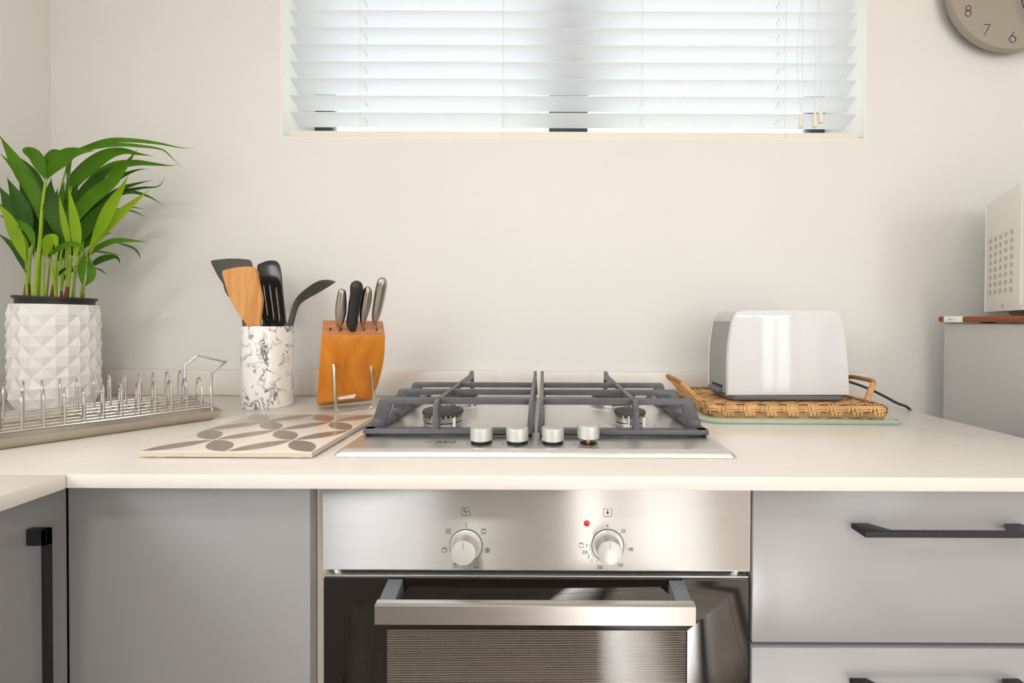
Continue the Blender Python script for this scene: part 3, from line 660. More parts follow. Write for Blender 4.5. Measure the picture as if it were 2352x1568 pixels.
# slotted black turner
t = thing('slotted_turner', (KX + .02, KY, .91), 'black nylon turner with three slots standing in the crock', 'turner', 'utensils in the crock')
def slot(x0, y0, x1, y1, w): return cpts([(x0, y0), (x0 + w, y0 + 60), ((x0 + x1) / 2 + w, (y0 + y1) / 2), (x1 + w, y1 - 60), (x1, y1), (x1 - w, y1 - 60), ((x0 + x1) / 2 - w, (y0 + y1) / 2), (x0 - w, y0 + 60)])
bm = flat_tool(cpts([(925, 240), (945, 205), (1030, 165), (1110, 142), (1200, 138), (1260, 155), (1295, 200), (1320, 280), (1340, 420), (1365, 700), (1395, 960), (1418, 1180), (1428, 1330), (1040, 1330), (1020, 1200), (1000, 1080), (985, 900), (965, 700), (945, 500), (930, 350)]), 1.032, 1.046, 755, 598, .0045, -.004,
    [slot(1032, 540, 1096, 1130, 11), slot(1138, 540, 1204, 1180, 11), slot(1248, 590, 1306, 1215, 11)])
part('head', bm, 'spat_black', t)
bm = B(); p = at(629, 750, 1.032); tube(bm, [p + Vector((0, 0, -.004)), p + Vector((.0, -.004, -.03)), Vector((KX + .010, KY + .022, .912))], [.0100, .008, .0075], 10); part('handle', bm, 'spat_black', t)
# angled grey turner on the right
t = thing('angled_turner', (KX + .03, KY, .91), 'grey nylon turner seen edge-on, bent out to the right over the crock rim', 'turner', 'utensils in the crock')
def col3(u, v, Y): return at(470 + u * .1318, 580 + v * .1318, Y)
secs = [((1480, 1330), 100, .005, .0085), ((1508, 1200), 104, .005, .0085), ((1560, 1000), 102, .005, .009), ((1612, 880), 108, .005, .012), ((1705, 780), 118, .004, .020), ((1850, 680), 130, .0035, .028), ((2000, 585), 124, .003, .034), ((2110, 530), 92, .0026, .038), ((2222, 490), 12, .002, .040)]
ZY = 1.018
cs = smooth_poly([col3(a[0][0], a[0][1], ZY) for a in secs], 4, False)
hs = [x.x for x in smooth_poly([Vector((a[1], 0, 0)) for a in secs], 4, False)]; ws = [x.x for x in smooth_poly([Vector((a[3], 0, 0)) for a in secs], 4, False)]; ths = [x.x for x in smooth_poly([Vector((a[2], 0, 0)) for a in secs], 4, False)]
bm = B(); rings = []
for k, c in enumerate(cs):
    d = (cs[min(k + 1, len(cs) - 1)] - cs[max(k - 1, 0)]).normalized(); h = max(.0006, hs[k] * .1318 / 982 * (.70 if k < 12 else .70 + min(1, (k - 12) / 8) * .16))
    n = d.cross(Vector((0, 1, 0))).normalized(); a1 = Vector((0, -1, 0)) * ws[k] * .5 + n * h * .48; a2 = n * ths[k] * .45 - Vector((0, 1, 0)) * .0006
    rings.append([bm.verts.new(c + a1 * math.cos(2 * PI * q / 12) + a2 * math.sin(2 * PI * q / 12)) for q in range(12)])
for A_, B_ in zip(rings, rings[1:]):
    for q in range(12): bm.faces.new((A_[q], A_[(q + 1) % 12], B_[(q + 1) % 12], B_[q]))
bm.faces.new(rings[0]); bm.faces.new(rings[-1]); bmesh.ops.recalc_face_normals(bm, faces=bm.faces)
part('head', bm, 'spat_grey', t, smooth=50)
bm = B(); tube(bm, [cs[0] + Vector((0, 0, .004)), cs[0] + Vector((-.006, 0, -.012)), Vector((KX + .024, KY + .0, .912))], [.0048, .0055, .006], 10); part('handle', bm, 'spat_grey', t)

# ================================================================== KNIFE BLOCK AND KNIVES
kb = thing('knife_block', (-.44, .97, ZT), 'honey coloured wooden knife block leaning on a bent wire stand', 'knife block')
rear = Vector((-.423, .906, 0))
FTL, FTR, FBL, FBR = at(739, 770, .895), at(884, 770, .952), at(727, 926, .935), at(857, 912, .990)
def rows(d0, d1, inset=0.0):
    """eight stations up the block between depths d0 and d1 behind the front face"""
    R = []
    for k in range(9):
        t = k / 8; L = FBL.lerp(FTL, t); Rr = FBR.lerp(FTR, t) + Vector((.0125, .004, 0)) * math.sin(PI * min(1, t * .98)) * .62
        row = []
        for P, dd in ((L, d0), (Rr, d0), (Rr, d1), (L, d1)):
            q = P + rear * dd + Vector((0, 0, 1)) * dd * (.52 if t > .5 else 0)
            if t <= .5: q = P + rear * dd + Vector((0, 0, 1)) * dd * (.52 * t * 2 - .30 * (1 - 2 * t))
            row.append(q)
        R.append(row)
    return R
def loft(R, bev=.0018):
    bm = B(); V = [[bm.verts.new(p) for p in r] for r in R]
    for a, b in zip(V, V[1:]):
        for j in range(4): bm.faces.new((a[j], a[(j + 1) % 4], b[(j + 1) % 4], b[j]))
    bm.faces.new(V[0][::-1]); bm.faces.new(V[-1]); bmesh.ops.recalc_face_normals(bm, faces=bm.faces)
    sharp = [e for e in bm.edges if len(e.link_faces) == 2 and e.calc_face_angle(0) > .6]
    bmesh.ops.bevel(bm, geom=sharp, offset=bev, segments=2, profile=.5, affect='EDGES'); return bm
def cap_mat(o):
    me = o.data; me.materials.append(M['block_top'])
    for p in me.polygons:
        if p.normal.z > .75: p.material_index = 1
cap_mat(part('front_board', loft(rows(0, .0285)), 'block_wood', kb)); cap_mat(part('rear_board', loft(rows(.0293, .062)), 'block_wood', kb))
TOP = lambda u, f: FTL.lerp(FTR, (u - 739) / 145.0) + rear * f + Vector((0, 0, .52 * f))
bm = B()
for u in (757, 781, 835, 866):
    p = TOP(u, .024); e = (FTR - FTL).normalized()
    bar(bm, p - e * .0018 + Vector((0, 0, .0008)), p + e * .0018 + Vector((0, 0, .0008)), .011, .0012, up=(-.5 * rear).normalized() * .42 + Vector((0, 0, 1)))
pieces('knife_slot', bm, 'black_rubber', kb, smooth=0)
bm = B(); L0 = at(766, 838, .908) ; R0 = at(851, 833, .955)
La = at(767, 850, .9215); Ra = at(851.5, 846, .958)
pts = [at(766, 838, .926), at(767, 842, .920), at(769, 890, .921), at(771, 925, .924), at(774, 940, .926), at(783, 946.5, .930), at(815, 943, .950), at(845, 938.5, .971), at(855, 933, .975), at(859, 918, .974), at(857, 890, .968), at(853, 850, .962), at(851, 834, .966)]
tube(bm, smooth_poly(pts, 4, False), .0032, 10); part('wire_stand', bm, 'zinc', kb)
# paper remains of a label low on the front
bm = B(); q = [at(777, 911, .932), at(812, 905, .949), at(818, 904, .952), at(814, 913, .953), at(780, 917, .9345), at(776, 915, .9325)]
nrm = Vector((.423, -.906, 0)) * .0025
f = bm.faces.new([bm.verts.new(p + nrm) for p in q]); part('paper_label', bm, 'paper', kb, smooth=0)
def knife(name, prof, ybase, m, label, blade_u):
    """prof: (u, v, radius px) from the bolster up; handle leans towards the viewer as it rises"""
    t = thing(name, at(prof[0][0], prof[0][1], ybase), label, 'knife', 'knives in the wooden block')
    v0 = prof[0][1]; pts = []; rs = []
    for u, v, r in prof: Y = ybase - (v0 - v) / 982 * .34; pts.append(at(u, v, Y)); rs.append(r / 982 * Y)
    P = smooth_poly(pts, 5, False); R = [x.x for x in smooth_poly([Vector((r, 0, 0)) for r in rs], 5, False)]
    bm = B(); tube(bm, P, R, 14); part('handle', bm, m, t, smooth=60)
    bm = B(); p = at(prof[0][0], prof[0][1], ybase); bar(bm, p + Vector((0, 0, .002)), at(blade_u[0], blade_u[1], ybase + .003), .0022, .012, up=(0, 1, 0)); part('blade', bm, 'knife_steel', t)
    return t
s9 = lambda L: [(720 + x * .10204, 620 + y * .10204, r * .10204) for x, y, r in L]
knife('steak_knife', s9([(585, 1350, 16), (578, 1300, 35), (585, 1200, 75), (598, 1100, 98), (612, 950, 118), (622, 800, 117), (635, 620, 102), (645, 500, 84), (648, 450, 62), (649, 428, 32), (649, 420, 4)]), .928, 'knife_steel', 'short steel-handled knife leftmost in the knife block', (780, 762))
knife('chef_knife', s9([(890, 1395, 40), (885, 1350, 72), (870, 1270, 102), (868, 1180, 125), (885, 1050, 120), (905, 900, 122), (925, 750, 126), (945, 620, 122), (960, 540, 128), (970, 450, 137), (972, 360, 134), (968, 290, 105), (965, 255, 60), (964, 240, 6)]), .940, 'knife_black', 'black-handled knife with a rounded pommel in the knife block', (811, 768))
knife('paring_knife', s9([(1130, 1330, 14), (1118, 1260, 32), (1112, 1160, 62), (1125, 1030, 88), (1160, 850, 108), (1190, 680, 110), (1210, 540, 104), (1218, 450, 90), (1220, 395, 62), (1221, 370, 30), (1221, 362, 4)]), .952, 'knife_steel', 'steel-handled knife right behind the black-handled one', (836, 762))
knife('carving_knife', s9([(1410, 1290, 15), (1400, 1220, 38), (1390, 1130, 68), (1410, 1000, 95), (1445, 820, 110), (1485, 600, 118), (1520, 420, 118), (1545, 290, 112), (1555, 215, 88), (1558, 178, 52), (1558, 160, 6)]), .966, 'knife_steel', 'tallest steel-handled knife at the right end of the knife block', (865, 765))

# ================================================================== WIRE PLATE RACK
D = Vector((.640, .768, 0)).normalized(); Nn = Vector((-D.y, D.x, 0))
O = Vector((-.668, .866, .9))                  # front right corner of the tray on the worktop
def rk(l, w, z): return O - D * l + Nn * w + Vector((0, 0, z))
rack = thing('plate_rack', rk(.2, .13, 0), 'long stainless wire plate rack on a steel drip tray, set diagonally in the corner', 'rack')
LR = .40; WR = .262
bm = B()
def ringpts(ins, z): return [rk(-.012 + ins, -.012 + ins, z), rk(LR + .012 - ins, -.012 + ins, z), rk(LR + .012 - ins, WR + .012 - ins, z), rk(-.012 + ins, WR + .012 - ins, z)]
R = [ringpts(.014, .0008), ringpts(.0, .0180), ringpts(.0012, .0185), ringpts(.0150, .0022)]
V = [[bm.verts.new(p) for p in r] for r in R]
for a, b in zip(V, V[1:]):
    for j in range(4): bm.faces.new((a[j], a[(j + 1) % 4], b[(j + 1) % 4], b[j]))
bm.faces.new(V[0]); bm.faces.new(V[-1]); bmesh.ops.recalc_face_normals(bm, faces=bm.faces)
part('drip_tray', bm, mat('dull_steel_tray', '#c8c0b4', .34, metal=1.0, vary=.06, vscale=25), rack, smooth=20)
ZB = .0235
wl = None
for w in (.016, .050, .085, .125, .170, .210, .246):
    bm = B(); tube(bm, [rk(.0, w, ZB), rk(LR, w, ZB)], .0021 if w in (.016, .246) else .0015, 8); part('long_wire', bm, 'chrome', rack)
bm = B(); tube(bm, [rk(.001, .016, ZB), rk(.001, .246, ZB)], .0021, 8); tube(bm, [rk(LR, .016, ZB), rk(LR, .246, ZB)], .0021, 8); pieces('end_wire', bm, 'chrome', rack)
hw = .024; hz = .0825
def hoop(l, wc):
    n = 10; pts = [rk(l, wc - hw, ZB - .001)] + [rk(l, wc - hw * math.cos(PI * k / n) * (.80), hz - .022 + .022 * math.sin(PI * k / n)) for k in range(n + 1)] + [rk(l, wc + hw, ZB - .001)]
    bm = B(); tube(bm, smooth_poly(pts, 2, False), .0016, 8); return bm
SP = .0232; h0 = None
for wc in (.045, .222):
    hp = part('hoop', hoop(.016, wc), 'chrome', rack)
    for k in range(1, 16): again(hp, rack, -D * SP * k)
bm = B()
for k in range(16): tube(bm, [rk(.016 + SP * k, .069, ZB - .002), rk(.016 + SP * k, .198, ZB - .002)], .0013, 6)
pieces('cross_wire', bm, 'chrome', rack)
bm = B(); hd = [rk(.002, .014, .012), rk(.002, .014, .092), rk(-.022, .014, .1145), rk(-.022, .248, .1145), rk(.002, .248, .092), rk(.002, .248, .012)]
tube(bm, hd, .0024, 8); part('end_handle', bm, 'chrome', rack)
bm = B(); hd = [rk(LR - .002, .014, .012), rk(LR - .002, .014, .092), rk(LR + .022, .014, .1145), rk(LR + .022, .248, .1145), rk(LR - .002, .248, .092), rk(LR - .002, .248, .012)]
tube(bm, hd, .0024, 8); part('end_handle', bm, 'chrome', rack)

# ================================================================== PLANTER AND PALM
PX_, PY_, PR = -1.153, 1.010, .0715
bm = B(); NC, NR = 24, 10; z0, z1 = .900, 1.136; V = {}
for j in range(NR + 1):
    z = z0 + (z1 - z0) * j / NR
    for i in range(NC):
        apex = (i + j) % 2 == 1; r = PR + (0.0050 if apex and 0 < j < NR else 0); tp = min(1, .965 + .05 * j / 3)
        if j == 0: r -= .006
        a = 2 * PI * i / NC + .05; V[i, j] = bm.verts.new((PX_ + r * tp * math.cos(a), PY_ + r * tp * math.sin(a), z))
for j in range(NR):
    for i in range(NC):
        q = [V[i, j], V[(i + 1) % NC, j], V[(i + 1) % NC, j + 1], V[i, j + 1]]
        if (i + j) % 2 == 1: bm.faces.new((q[0], q[1], q[3])); bm.faces.new((q[1], q[2], q[3]))
        else: bm.faces.new((q[0], q[1], q[2])); bm.faces.new((q[0], q[2], q[3]))
top = [V[i, NR] for i in range(NC)]; inn = [bm.verts.new((PX_ + (.0675) * math.cos(2 * PI * i / NC + .05), PY_ + .0675 * math.sin(2 * PI * i / NC + .05), z1)) for i in range(NC)]
dn = [bm.verts.new((PX_ + (.066) * math.cos(2 * PI * i / NC + .05), PY_ + .066 * math.sin(2 * PI * i / NC + .05), .912)) for i in range(NC)]
for i in range(NC):
    k = (i + 1) % NC; bm.faces.new((top[i], top[k], inn[k], inn[i])); bm.faces.new((inn[i], inn[k], dn[k], dn[i]))
bm.faces.new(dn); bm.faces.new([V[i, 0] for i in range(NC)][::-1]); bmesh.ops.recalc_face_normals(bm, faces=bm.faces)
single('planter', bm, 'ceramic_white', (PX_, PY_, .9), 'white glazed planter with raised diamond facets in the corner', 'planter', smooth=8)
palm = thing('palm_plant', (PX_, PY_, .915), 'green parlour palm with many arching leaves, growing in a black inner pot', 'plant')
Mp = Matrix.Translation((PX_ + .001, PY_, 0)) @ Matrix.Translation((0, 0, 1.14)) @ Matrix.Rotation(.035, 4, 'Y') @ Matrix.Translation((0, 0, -1.14))
bm = B(); lathe(bm, [(0, .935), (.052, .935), (.0625, 1.128), (.0635, 1.130), (.0640, 1.1475), (.0675, 1.1480), (.0683, 1.1510), (.0677, 1.1540), (.0640, 1.1545), (.0625, 1.1520), (.0618, 1.135), (0, 1.135)], n=48, Mx=Mp); part('nursery_pot', bm, 'nursery', palm)
bm = B(); lathe(bm, [(.0615, 1.1352), (.0610, 1.139), (.03, 1.143), (0, 1.144)], n=40, Mx=Mp); part('soil', bm, 'soil', palm)
def lp(x, y, Y): return at(.29337 * x, 280 + .29337 * y, Y)
def leaf(P, w, ys, m, name='leaf', tw=0.0):
    """arching blade through points P (crop pixels) with depths from ys[0] to ys[1]; w = greatest width"""
    if P[0][1] < 1000 and P[0][0] < 800 and not (P[0][0] < 400 and P[0][1] < 470):
        s_ = (P[0][0] * .55 + 190, 1400); P = [(P[0][0] + (s_[0] - P[0][0]) * .24, P[0][1] + (s_[1] - P[0][1]) * .24)] + list(P)
    k = len(P); pts = []
    for i, (x, y) in enumerate(P):
        t = i / (k - 1); Y = ys[0] + (ys[1] - ys[0]) * t
        q = lp(x, y, Y); pts.append(q)
    C = smooth_poly(pts, 5, False); n = len(C); w = w * .29337 / 982 * .85
    bm = B(); rows_ = []; L = [0]
    for a, b in zip(C, C[1:]): L.append(L[-1] + (b - a).length)
    view = Vector((PX_ * .85, .98, 0)).normalized()
    for i, c in enumerate(C):
        t = L[i] / L[-1]; d = (C[min(i + 1, n - 1)] - C[max(i - 1, 0)]).normalized()
        s = d.cross(view); s = s.normalized() if s.length > 1e-4 else Vector((1, 0, 0))
        f = view - d * view.dot(d); f.normalize(); a = tw * (t - .3); s = s * math.cos(a) + f * math.sin(a)
        wd = w * .5 * c_w(t); 
        rows_.append([bm.verts.new(c - s * wd - f * wd * .30), bm.verts.new(c), bm.verts.new(c + s * wd - f * wd * .30)])
    for a, b in zip(rows_, rows_[1:]):
        for j in (0, 1): bm.faces.new((a[j], a[j + 1], b[j + 1], b[j]))
    return part(name, bm, m, palm, smooth=80)
def c_w(t): return max(.03, (math.sin(PI * min(1, t) ** .92)) ** 1.25)
def inside(x, y, Y0):
    best = min((abs(Y - Y0), Y) for Y in [.93 + .004 * i for i in range(41)] if (lp(x, y, Y).xy - Vector((PX_, PY_))).length < .050 or Y > 1.085)
    return best[1]
def stem(P, r0, r1, Y0, Y1, m='stem_green'):
    P = [(P[0][0], P[0][1] + 14)] + P[1:]; Y0 = inside(P[0][0], P[0][1], Y0); k = len(P); pts = [lp(x, y, Y0 + (Y1 - Y0) * (i / (k - 1)) ** 2) for i, (x, y) in enumerate(P)]; C = smooth_poly(pts, 4, False); n = len(C)
    bm = B(); tube(bm, C, [(r0 + (r1 - r0) * i / (n - 1)) * .29337 / 982 for i in range(n)], 8); part('stem', bm, 'stem_green', palm)
    if m == 'stem_brown' and r0 > 5:
        q = max(3, n // 2); bm = B(); tube(bm, C[:q], [(r0 + 5) * (1 - .6 * i / q) * .29337 / 982 for i in range(q)], 8); part('sheath', bm, 'stem_brown', palm)
D_, G_, Y_ = 'leaf_dark', 'leaf_mid', 'leaf_bright'
LEAVES = [
 ([(368, 455), (430, 345), (560, 248), (740, 225)], 105, (.955, .930), G_), ([(368, 450), (385, 310), (430, 228), (512, 248)], 72, (.957, .985), G_), ([(358, 460), (310, 335), (268, 245), (212, 232), (240, 300)], 88, (.955, .935), G_),
 ([(540, 268), (660, 212), (850, 150), (1050, 147), (1250, 170), (1400, 200), (1532, 207)], 44, (.985, 1.02), G_), ([(560, 262), (700, 208), (900, 180), (1100, 190), (1270, 218), (1350, 285), (1436, 368)], 38, (.980, 1.00), G_),
 ([(560, 510), (680, 370), (830, 262), (960, 230), (1080, 250), (1200, 268)], 108, (1.00, 1.03), G_), ([(620, 680), (720, 480), (880, 355), (1050, 322), (1200, 330), (1330, 342), (1402, 330)], 78, (1.01, 1.04), G_),
 ([(640, 640), (800, 520), (960, 420), (1080, 375), (1172, 368)], 58, (1.03, 1.07), D_), ([(590, 770), (700, 610), (870, 470), (980, 340), (1077, 213)], 100, (.985, .96), G_),
 ([(610, 740), (690, 560), (780, 430), (895, 335)], 125, (.995, 1.0), D_), ([(690, 1000), (790, 820), (870, 655), (960, 505), (1007, 410)], 80, (.945, .925), Y_), ([(735, 960), (850, 805), (980, 685), (1172, 528)], 72, (.955, .95), Y_),
 ([(650, 860), (800, 650), (960, 520), (1197, 453)], 60, (1.00, 1.05), D_), ([(700, 690), (850, 595), (1000, 548), (1150, 578), (1288, 656)], 50, (1.02, 1.06), D_), ([(640, 850), (760, 705), (950, 560), (1100, 518), (1240, 503), (1288, 432)], 40, (1.02, 1.07), D_),
 ([(620, 920), (700, 800), (800, 680), (905, 560)], 100, (.990, .99), D_), ([(820, 742), (950, 692), (1060, 705), (1158, 758)], 18, (1.0, 1.0), D_), ([(860, 700), (1000, 668), (1140, 682)], 16, (1.03, 1.03), D_),
 ([(650, 1085), (760, 990), (880, 935), (1000, 928), (1168, 942)], 48, (.97, .95), G_), ([(900, 940), (1040, 985), (1090, 1040), (1094, 1088)], 20, (.96, .95), D_), ([(690, 1010), (800, 1018), (962, 1046)], 18, (.98, .97), G_),
 ([(680, 1155), (780, 1082), (880, 1055), (925, 1070), (940, 1118)], 55, (.985, .97), D_), ([(720, 1138), (790, 1160), (842, 1206)], 13, (.99, .99), D_), ([(660, 1290), (708, 1225), (715, 1150), (690, 1040)], 58, (.965, .965), G_), ([(650, 1290), (638, 1200), (650, 1080), (668, 1000)], 46, (.96, .95), G_),
 ([(582, 1120), (600, 950), (588, 800), (560, 640), (533, 498)], 66, (.940, .925), Y_), ([(560, 1060), (522, 880), (482, 690), (460, 555)], 44, (.945, .94), Y_), ([(505, 890), (440, 720), (395, 570), (402, 440)], 145, (.975, .965), D_), ([(540, 830), (570, 660), (604, 475)], 115, (.985, .985), D_), ([(470, 630), (488, 545), (506, 455)], 48, (.99, 1.0), G_),
 ([(385, 1060), (460, 990), (560, 955), (640, 975), (655, 1045)], 50, (.935, .915), G_), ([(345, 1080), (370, 985), (388, 915), (430, 905), (432, 990)], 66, (.935, .92), Y_),
 ([(330, 650), (200, 430), (100, 270), (-10, 95)], 118, (.985, .98), G_), ([(310, 670), (230, 490), (110, 350), (-10, 240)], 95, (.975, .95), G_), ([(330, 560), (275, 410), (200, 320), (132, 265)], 60, (1.01, 1.02), D_),
 ([(208, 810), (160, 640), (95, 510), (50, 430)], 108, (.965, .96), D_), ([(200, 860), (110, 690), (-10, 500)], 130, (.970, .95), D_), ([(300, 810), (245, 660), (190, 560), (148, 455)], 95, (1.0, 1.0), D_), ([(205, 1110), (120, 870), (50, 720), (-40, 620)], 80, (.940, .92), Y_),
 ([(270, 1000), (230, 860), (120, 780), (-20, 725)], 62, (.945, .935), G_), ([(200, 1180), (140, 1020), (60, 930), (-30, 865)], 52, (.955, .94), D_), ([(212, 1060), (175, 930), (162, 825)], 62, (.955, .96), Y_), ([(305, 910), (255, 800), (200, 690)], 95, (.99, .99), D_), ([(312, 1010), (280, 890), (245, 790)], 85, (1.0, 1.0), D_),
 ([(372, 910), (362, 790), (348, 670)], 110, (1.0, 1.0), D_), ([(330, 900), (290, 760), (235, 640)], 90, (1.02, 1.03), D_), ([(450, 860), (400, 760), (360, 640)], 100, (1.02, 1.02), D_), ([(500, 1080), (490, 980), (510, 880)], 70, (1.03, 1.03), D_), ([(600, 900), (640, 800), (700, 690)], 80, (1.03, 1.05), D_), ([(420, 1100), (470, 1060), (540, 1010), (600, 1000)], 60, (1.03, 1.02), D_),
 ([(440, 1280), (460, 1190), (540, 1140), (640, 1130)], 22, (1.0, .99), D_), ([(490, 1270), (520, 1200), (600, 1140), (700, 1100)], 24, (1.02, 1.02), D_), ([(690, 860), (820, 640), (930, 560), (1060, 540)], 46, (1.04, 1.07), D_), ([(450, 700), (440, 600), (455, 505)], 40, (1.03, 1.05), D_), ([(250, 1000), (215, 900), (225, 800)], 60, (1.03, 1.04), D_),
 ([(470, 650), (520, 555), (560, 500), (640, 450)], 40, (1.02, 1.05), G_), ([(700, 700), (760, 620), (880, 560), (1000, 530)], 50, (1.05, 1.08), D_)]
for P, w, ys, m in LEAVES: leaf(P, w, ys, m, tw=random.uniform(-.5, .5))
rg = random.Random(4)
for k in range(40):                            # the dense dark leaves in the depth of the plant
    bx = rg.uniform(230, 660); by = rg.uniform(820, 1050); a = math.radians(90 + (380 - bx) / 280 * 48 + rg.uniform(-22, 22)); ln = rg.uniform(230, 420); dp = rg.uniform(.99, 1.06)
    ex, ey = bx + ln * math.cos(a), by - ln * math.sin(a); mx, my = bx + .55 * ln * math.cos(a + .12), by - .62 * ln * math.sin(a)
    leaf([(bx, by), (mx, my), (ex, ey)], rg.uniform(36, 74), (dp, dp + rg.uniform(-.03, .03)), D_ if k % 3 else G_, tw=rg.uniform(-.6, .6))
for P, r0, r1, Y0, Y1, m in (([(272, 1400), (285, 1200), (315, 900), (330, 680), (358, 455)], 14, 7, .940, .955, 'stem_green'), ([(205, 1395), (215, 1250), (235, 1050), (260, 950)], 16, 7, .965, .95, 'stem_brown'), ([(235, 1395), (225, 1250), (212, 1100), (205, 1000)], 10, 6, .975, .95, 'stem_green'),
    ([(336, 1395), (338, 1250), (342, 1080)], 11, 6, .935, .935, 'stem_green'), ([(400, 1400), (420, 1280), (440, 1080), (460, 860)], 11, 6, .985, .98, 'stem_brown'), ([(434, 1400), (430, 1290), (395, 1080)], 9, 6, .955, .945, 'stem_green'), ([(485, 1400), (480, 1280), (488, 1060)], 8, 5, 1.0, 1.0, 'stem_brown'),
    ([(512, 1405), (530, 1290), (550, 1150), (560, 1060)], 13, 6, .950, .945, 'stem_brown'), ([(520, 1380), (525, 1200), (535, 1000)], 9, 6, .960, .965, 'stem_green'), ([(578, 1405), (580, 1280), (584, 1110)], 8, 6, .945, .94, 'stem_green'), ([(640, 1408), (650, 1340), (655, 1285)], 14, 8, .965, .965, 'stem_brown'),
    ([(560, 1400), (600, 1150), (640, 1000), (660, 850)], 8, 5, 1.01, 1.0, 'stem_green'), ([(300, 1400), (310, 1200), (320, 1000)], 9, 6, 1.0, 1.0, 'stem_green'), ([(215, 1395), (205, 1200), (198, 1150)], 8, 5, .960, .955, 'stem_green'), ([(440, 1400), (450, 1200), (500, 920)], 8, 5, .99, .985, 'stem_green'),
    ([(470, 1400), (520, 1000), (560, 505)], 7, 4, 1.02, 1.0, 'stem_green'), ([(360, 1400), (440, 700), (545, 268)], 7, 3.5, 1.02, .985, 'stem_green'), ([(660, 860), (700, 760), (720, 700)], 4, 3, 1.01, 1.02, 'stem_brown'), ([(630, 1400), (660, 1180), (690, 1000)], 7, 5, .97, .95, 'stem_green'), ([(645, 1290), (665, 1090), (735, 955)], 6, 5, .965, .955, 'stem_green')):
    stem(P, r0, r1, Y0, Y1, m)

# ================================================================== GLASS BOARD, WICKER TRAY, TOASTER
GZ = .906
gb = thing('glass_board', (.51, .98, ZT), 'pale green glass worktop saver under the wicker tray', 'board')
bm = B(); plate(bm, rrect(.312, .716, .843, 1.132, (.015, .012, .045, .016), 8), [], .0056, lambda a, b, d: (a, b, ZT + .0003 + d), .0009); o = part('glass_sheet', bm, 'green_glass', gb)
o.data.materials.append(M['green_edge'])
for p in o.data.polygons:
    if abs(p.normal.z) < .9: p.material_index = 1
TX0, TX1, TY0, TY1 = .338, .712, .872, 1.112
tray = thing('wicker_tray', (.525, .99, GZ), 'woven golden wicker tray with two looped handles under the toaster', 'tray')
prof = [(.004, .0005), (-.002, .010), (-.001, .020), (.005, .0262), (.012, .0262), (.018, .0200), (.028, .0165)]   # (inset, height) up over the rim to the floor
def outline(ins, n=5): return rrect(TX0 + ins, TX1 - ins, TY0 + ins, TY1 - ins, max(.004, .026 - ins * .6), n)
bm = B(); V = []
for ins, z in prof: V.append([bm.verts.new((a, b, GZ + z)) for a, b in outline(ins + .0008)])
n = len(V[0])
for A_, B_ in zip(V, V[1:]):
    for j in range(n): bm.faces.new((A_[j], A_[(j + 1) % n], B_[(j + 1) % n], B_[j]))
bm.faces.new(V[-1]); bm.faces.new(V[0][::-1]); bmesh.ops.recalc_face_normals(bm, faces=bm.faces)
part('tray_base', bm, 'cane_dark', tray)
# woven cane: bundles of three strands, alternately along and across
bm = B()
def strand(p0, pm, p1, wid, nrm):
    """one split cane arched over its neighbours"""
    t = bmesh.new(); d = (p1 - p0).normalized(); s = d.cross(nrm).normalized() * (wid / 2); rr = []
    for q, h in ((p0, -.0004), (p0.lerp(pm, .5) , .0012), (pm, .0017), (pm.lerp(p1, .5), .0012), (p1, -.0004)):
        c = q + nrm * h; rr.append([bm.verts.new(c - s), bm.verts.new(c + nrm * .0007), bm.verts.new(c + s)])
    t.free()
    for a, b in zip(rr, rr[1:]):
        for j in (0, 1): bm.faces.new((a[j], a[j + 1], b[j + 1], b[j]))
pl = []                                        # arc length along the profile
for (a, b), (c, d) in zip(prof, prof[1:]): pl.append(math.hypot(c - a, d - b))
PT = sum(pl)
def on_prof(t):
    t = max(0, min(PT, t)); k = 0
    while k < len(pl) - 1 and t > pl[k]: t -= pl[k]; k += 1
    f = t / pl[k]; return tuple(prof[k][q] + (prof[k + 1][q] - prof[k][q]) * f for q in (0, 1))
def rim_point(s, t):
    ins, z = on_prof(t); o = outline(ins, 8); m = len(o); per = [0]
    for i in range(m): per.append(per[-1] + math.dist(o[i], o[(i + 1) % m]))
    d = (s % 1.0) * per[-1]; i = max(k for k in range(m) if per[k] <= d); f = (d - per[i]) / max(1e-9, per[i + 1] - per[i]); a, b = o[i], o[(i + 1) % m]
    return Vector((a[0] + (b[0] - a[0]) * f, a[1] + (b[1] - a[1]) * f, GZ + z))
def rim_normal(s, t):
    a = rim_point(s + .002, t) - rim_point(s - .002, t); b = rim_point(s, t + .002) - rim_point(s, t - .002); return a.cross(b).normalized()
NS = 54; rowh = PT / 4
for r in range(4):
    for k in range(NS):
        s0 = (k + .5 * (r % 2)) / NS; s1 = s0 + 1.0 / NS; t0 = r * rowh; t1 = t0 + rowh; sm = (s0 + s1) / 2; tm = (t0 + t1) / 2
        nr = rim_normal(sm, tm); j = random.uniform(-.0006, .0006)
        if (k + r) % 2 == 0:
            for q in range(3):
                tt = t0 + rowh * (q + .5) / 3; strand(rim_point(s0 - .10 / NS, tt + j), rim_point(sm, tt), rim_point(s1 + .10 / NS, tt - j), rowh / 3 * .86, nr)
        else:
            for q in range(3):
                ss = s0 + (q + .5) / 3 / NS; strand(rim_point(ss, t0 - .0008), rim_point(ss + j * .3, tm), rim_point(ss, t1 + .0008), .0225 / 3 * .84, nr)
fx0, fx1, fy0, fy1 = TX0 + .026, TX1 - .026, TY0 + .026, TY1 - .026; nx, ny = 16, 9; cx_, cy_ = (fx1 - fx0) / nx, (fy1 - fy0) / ny
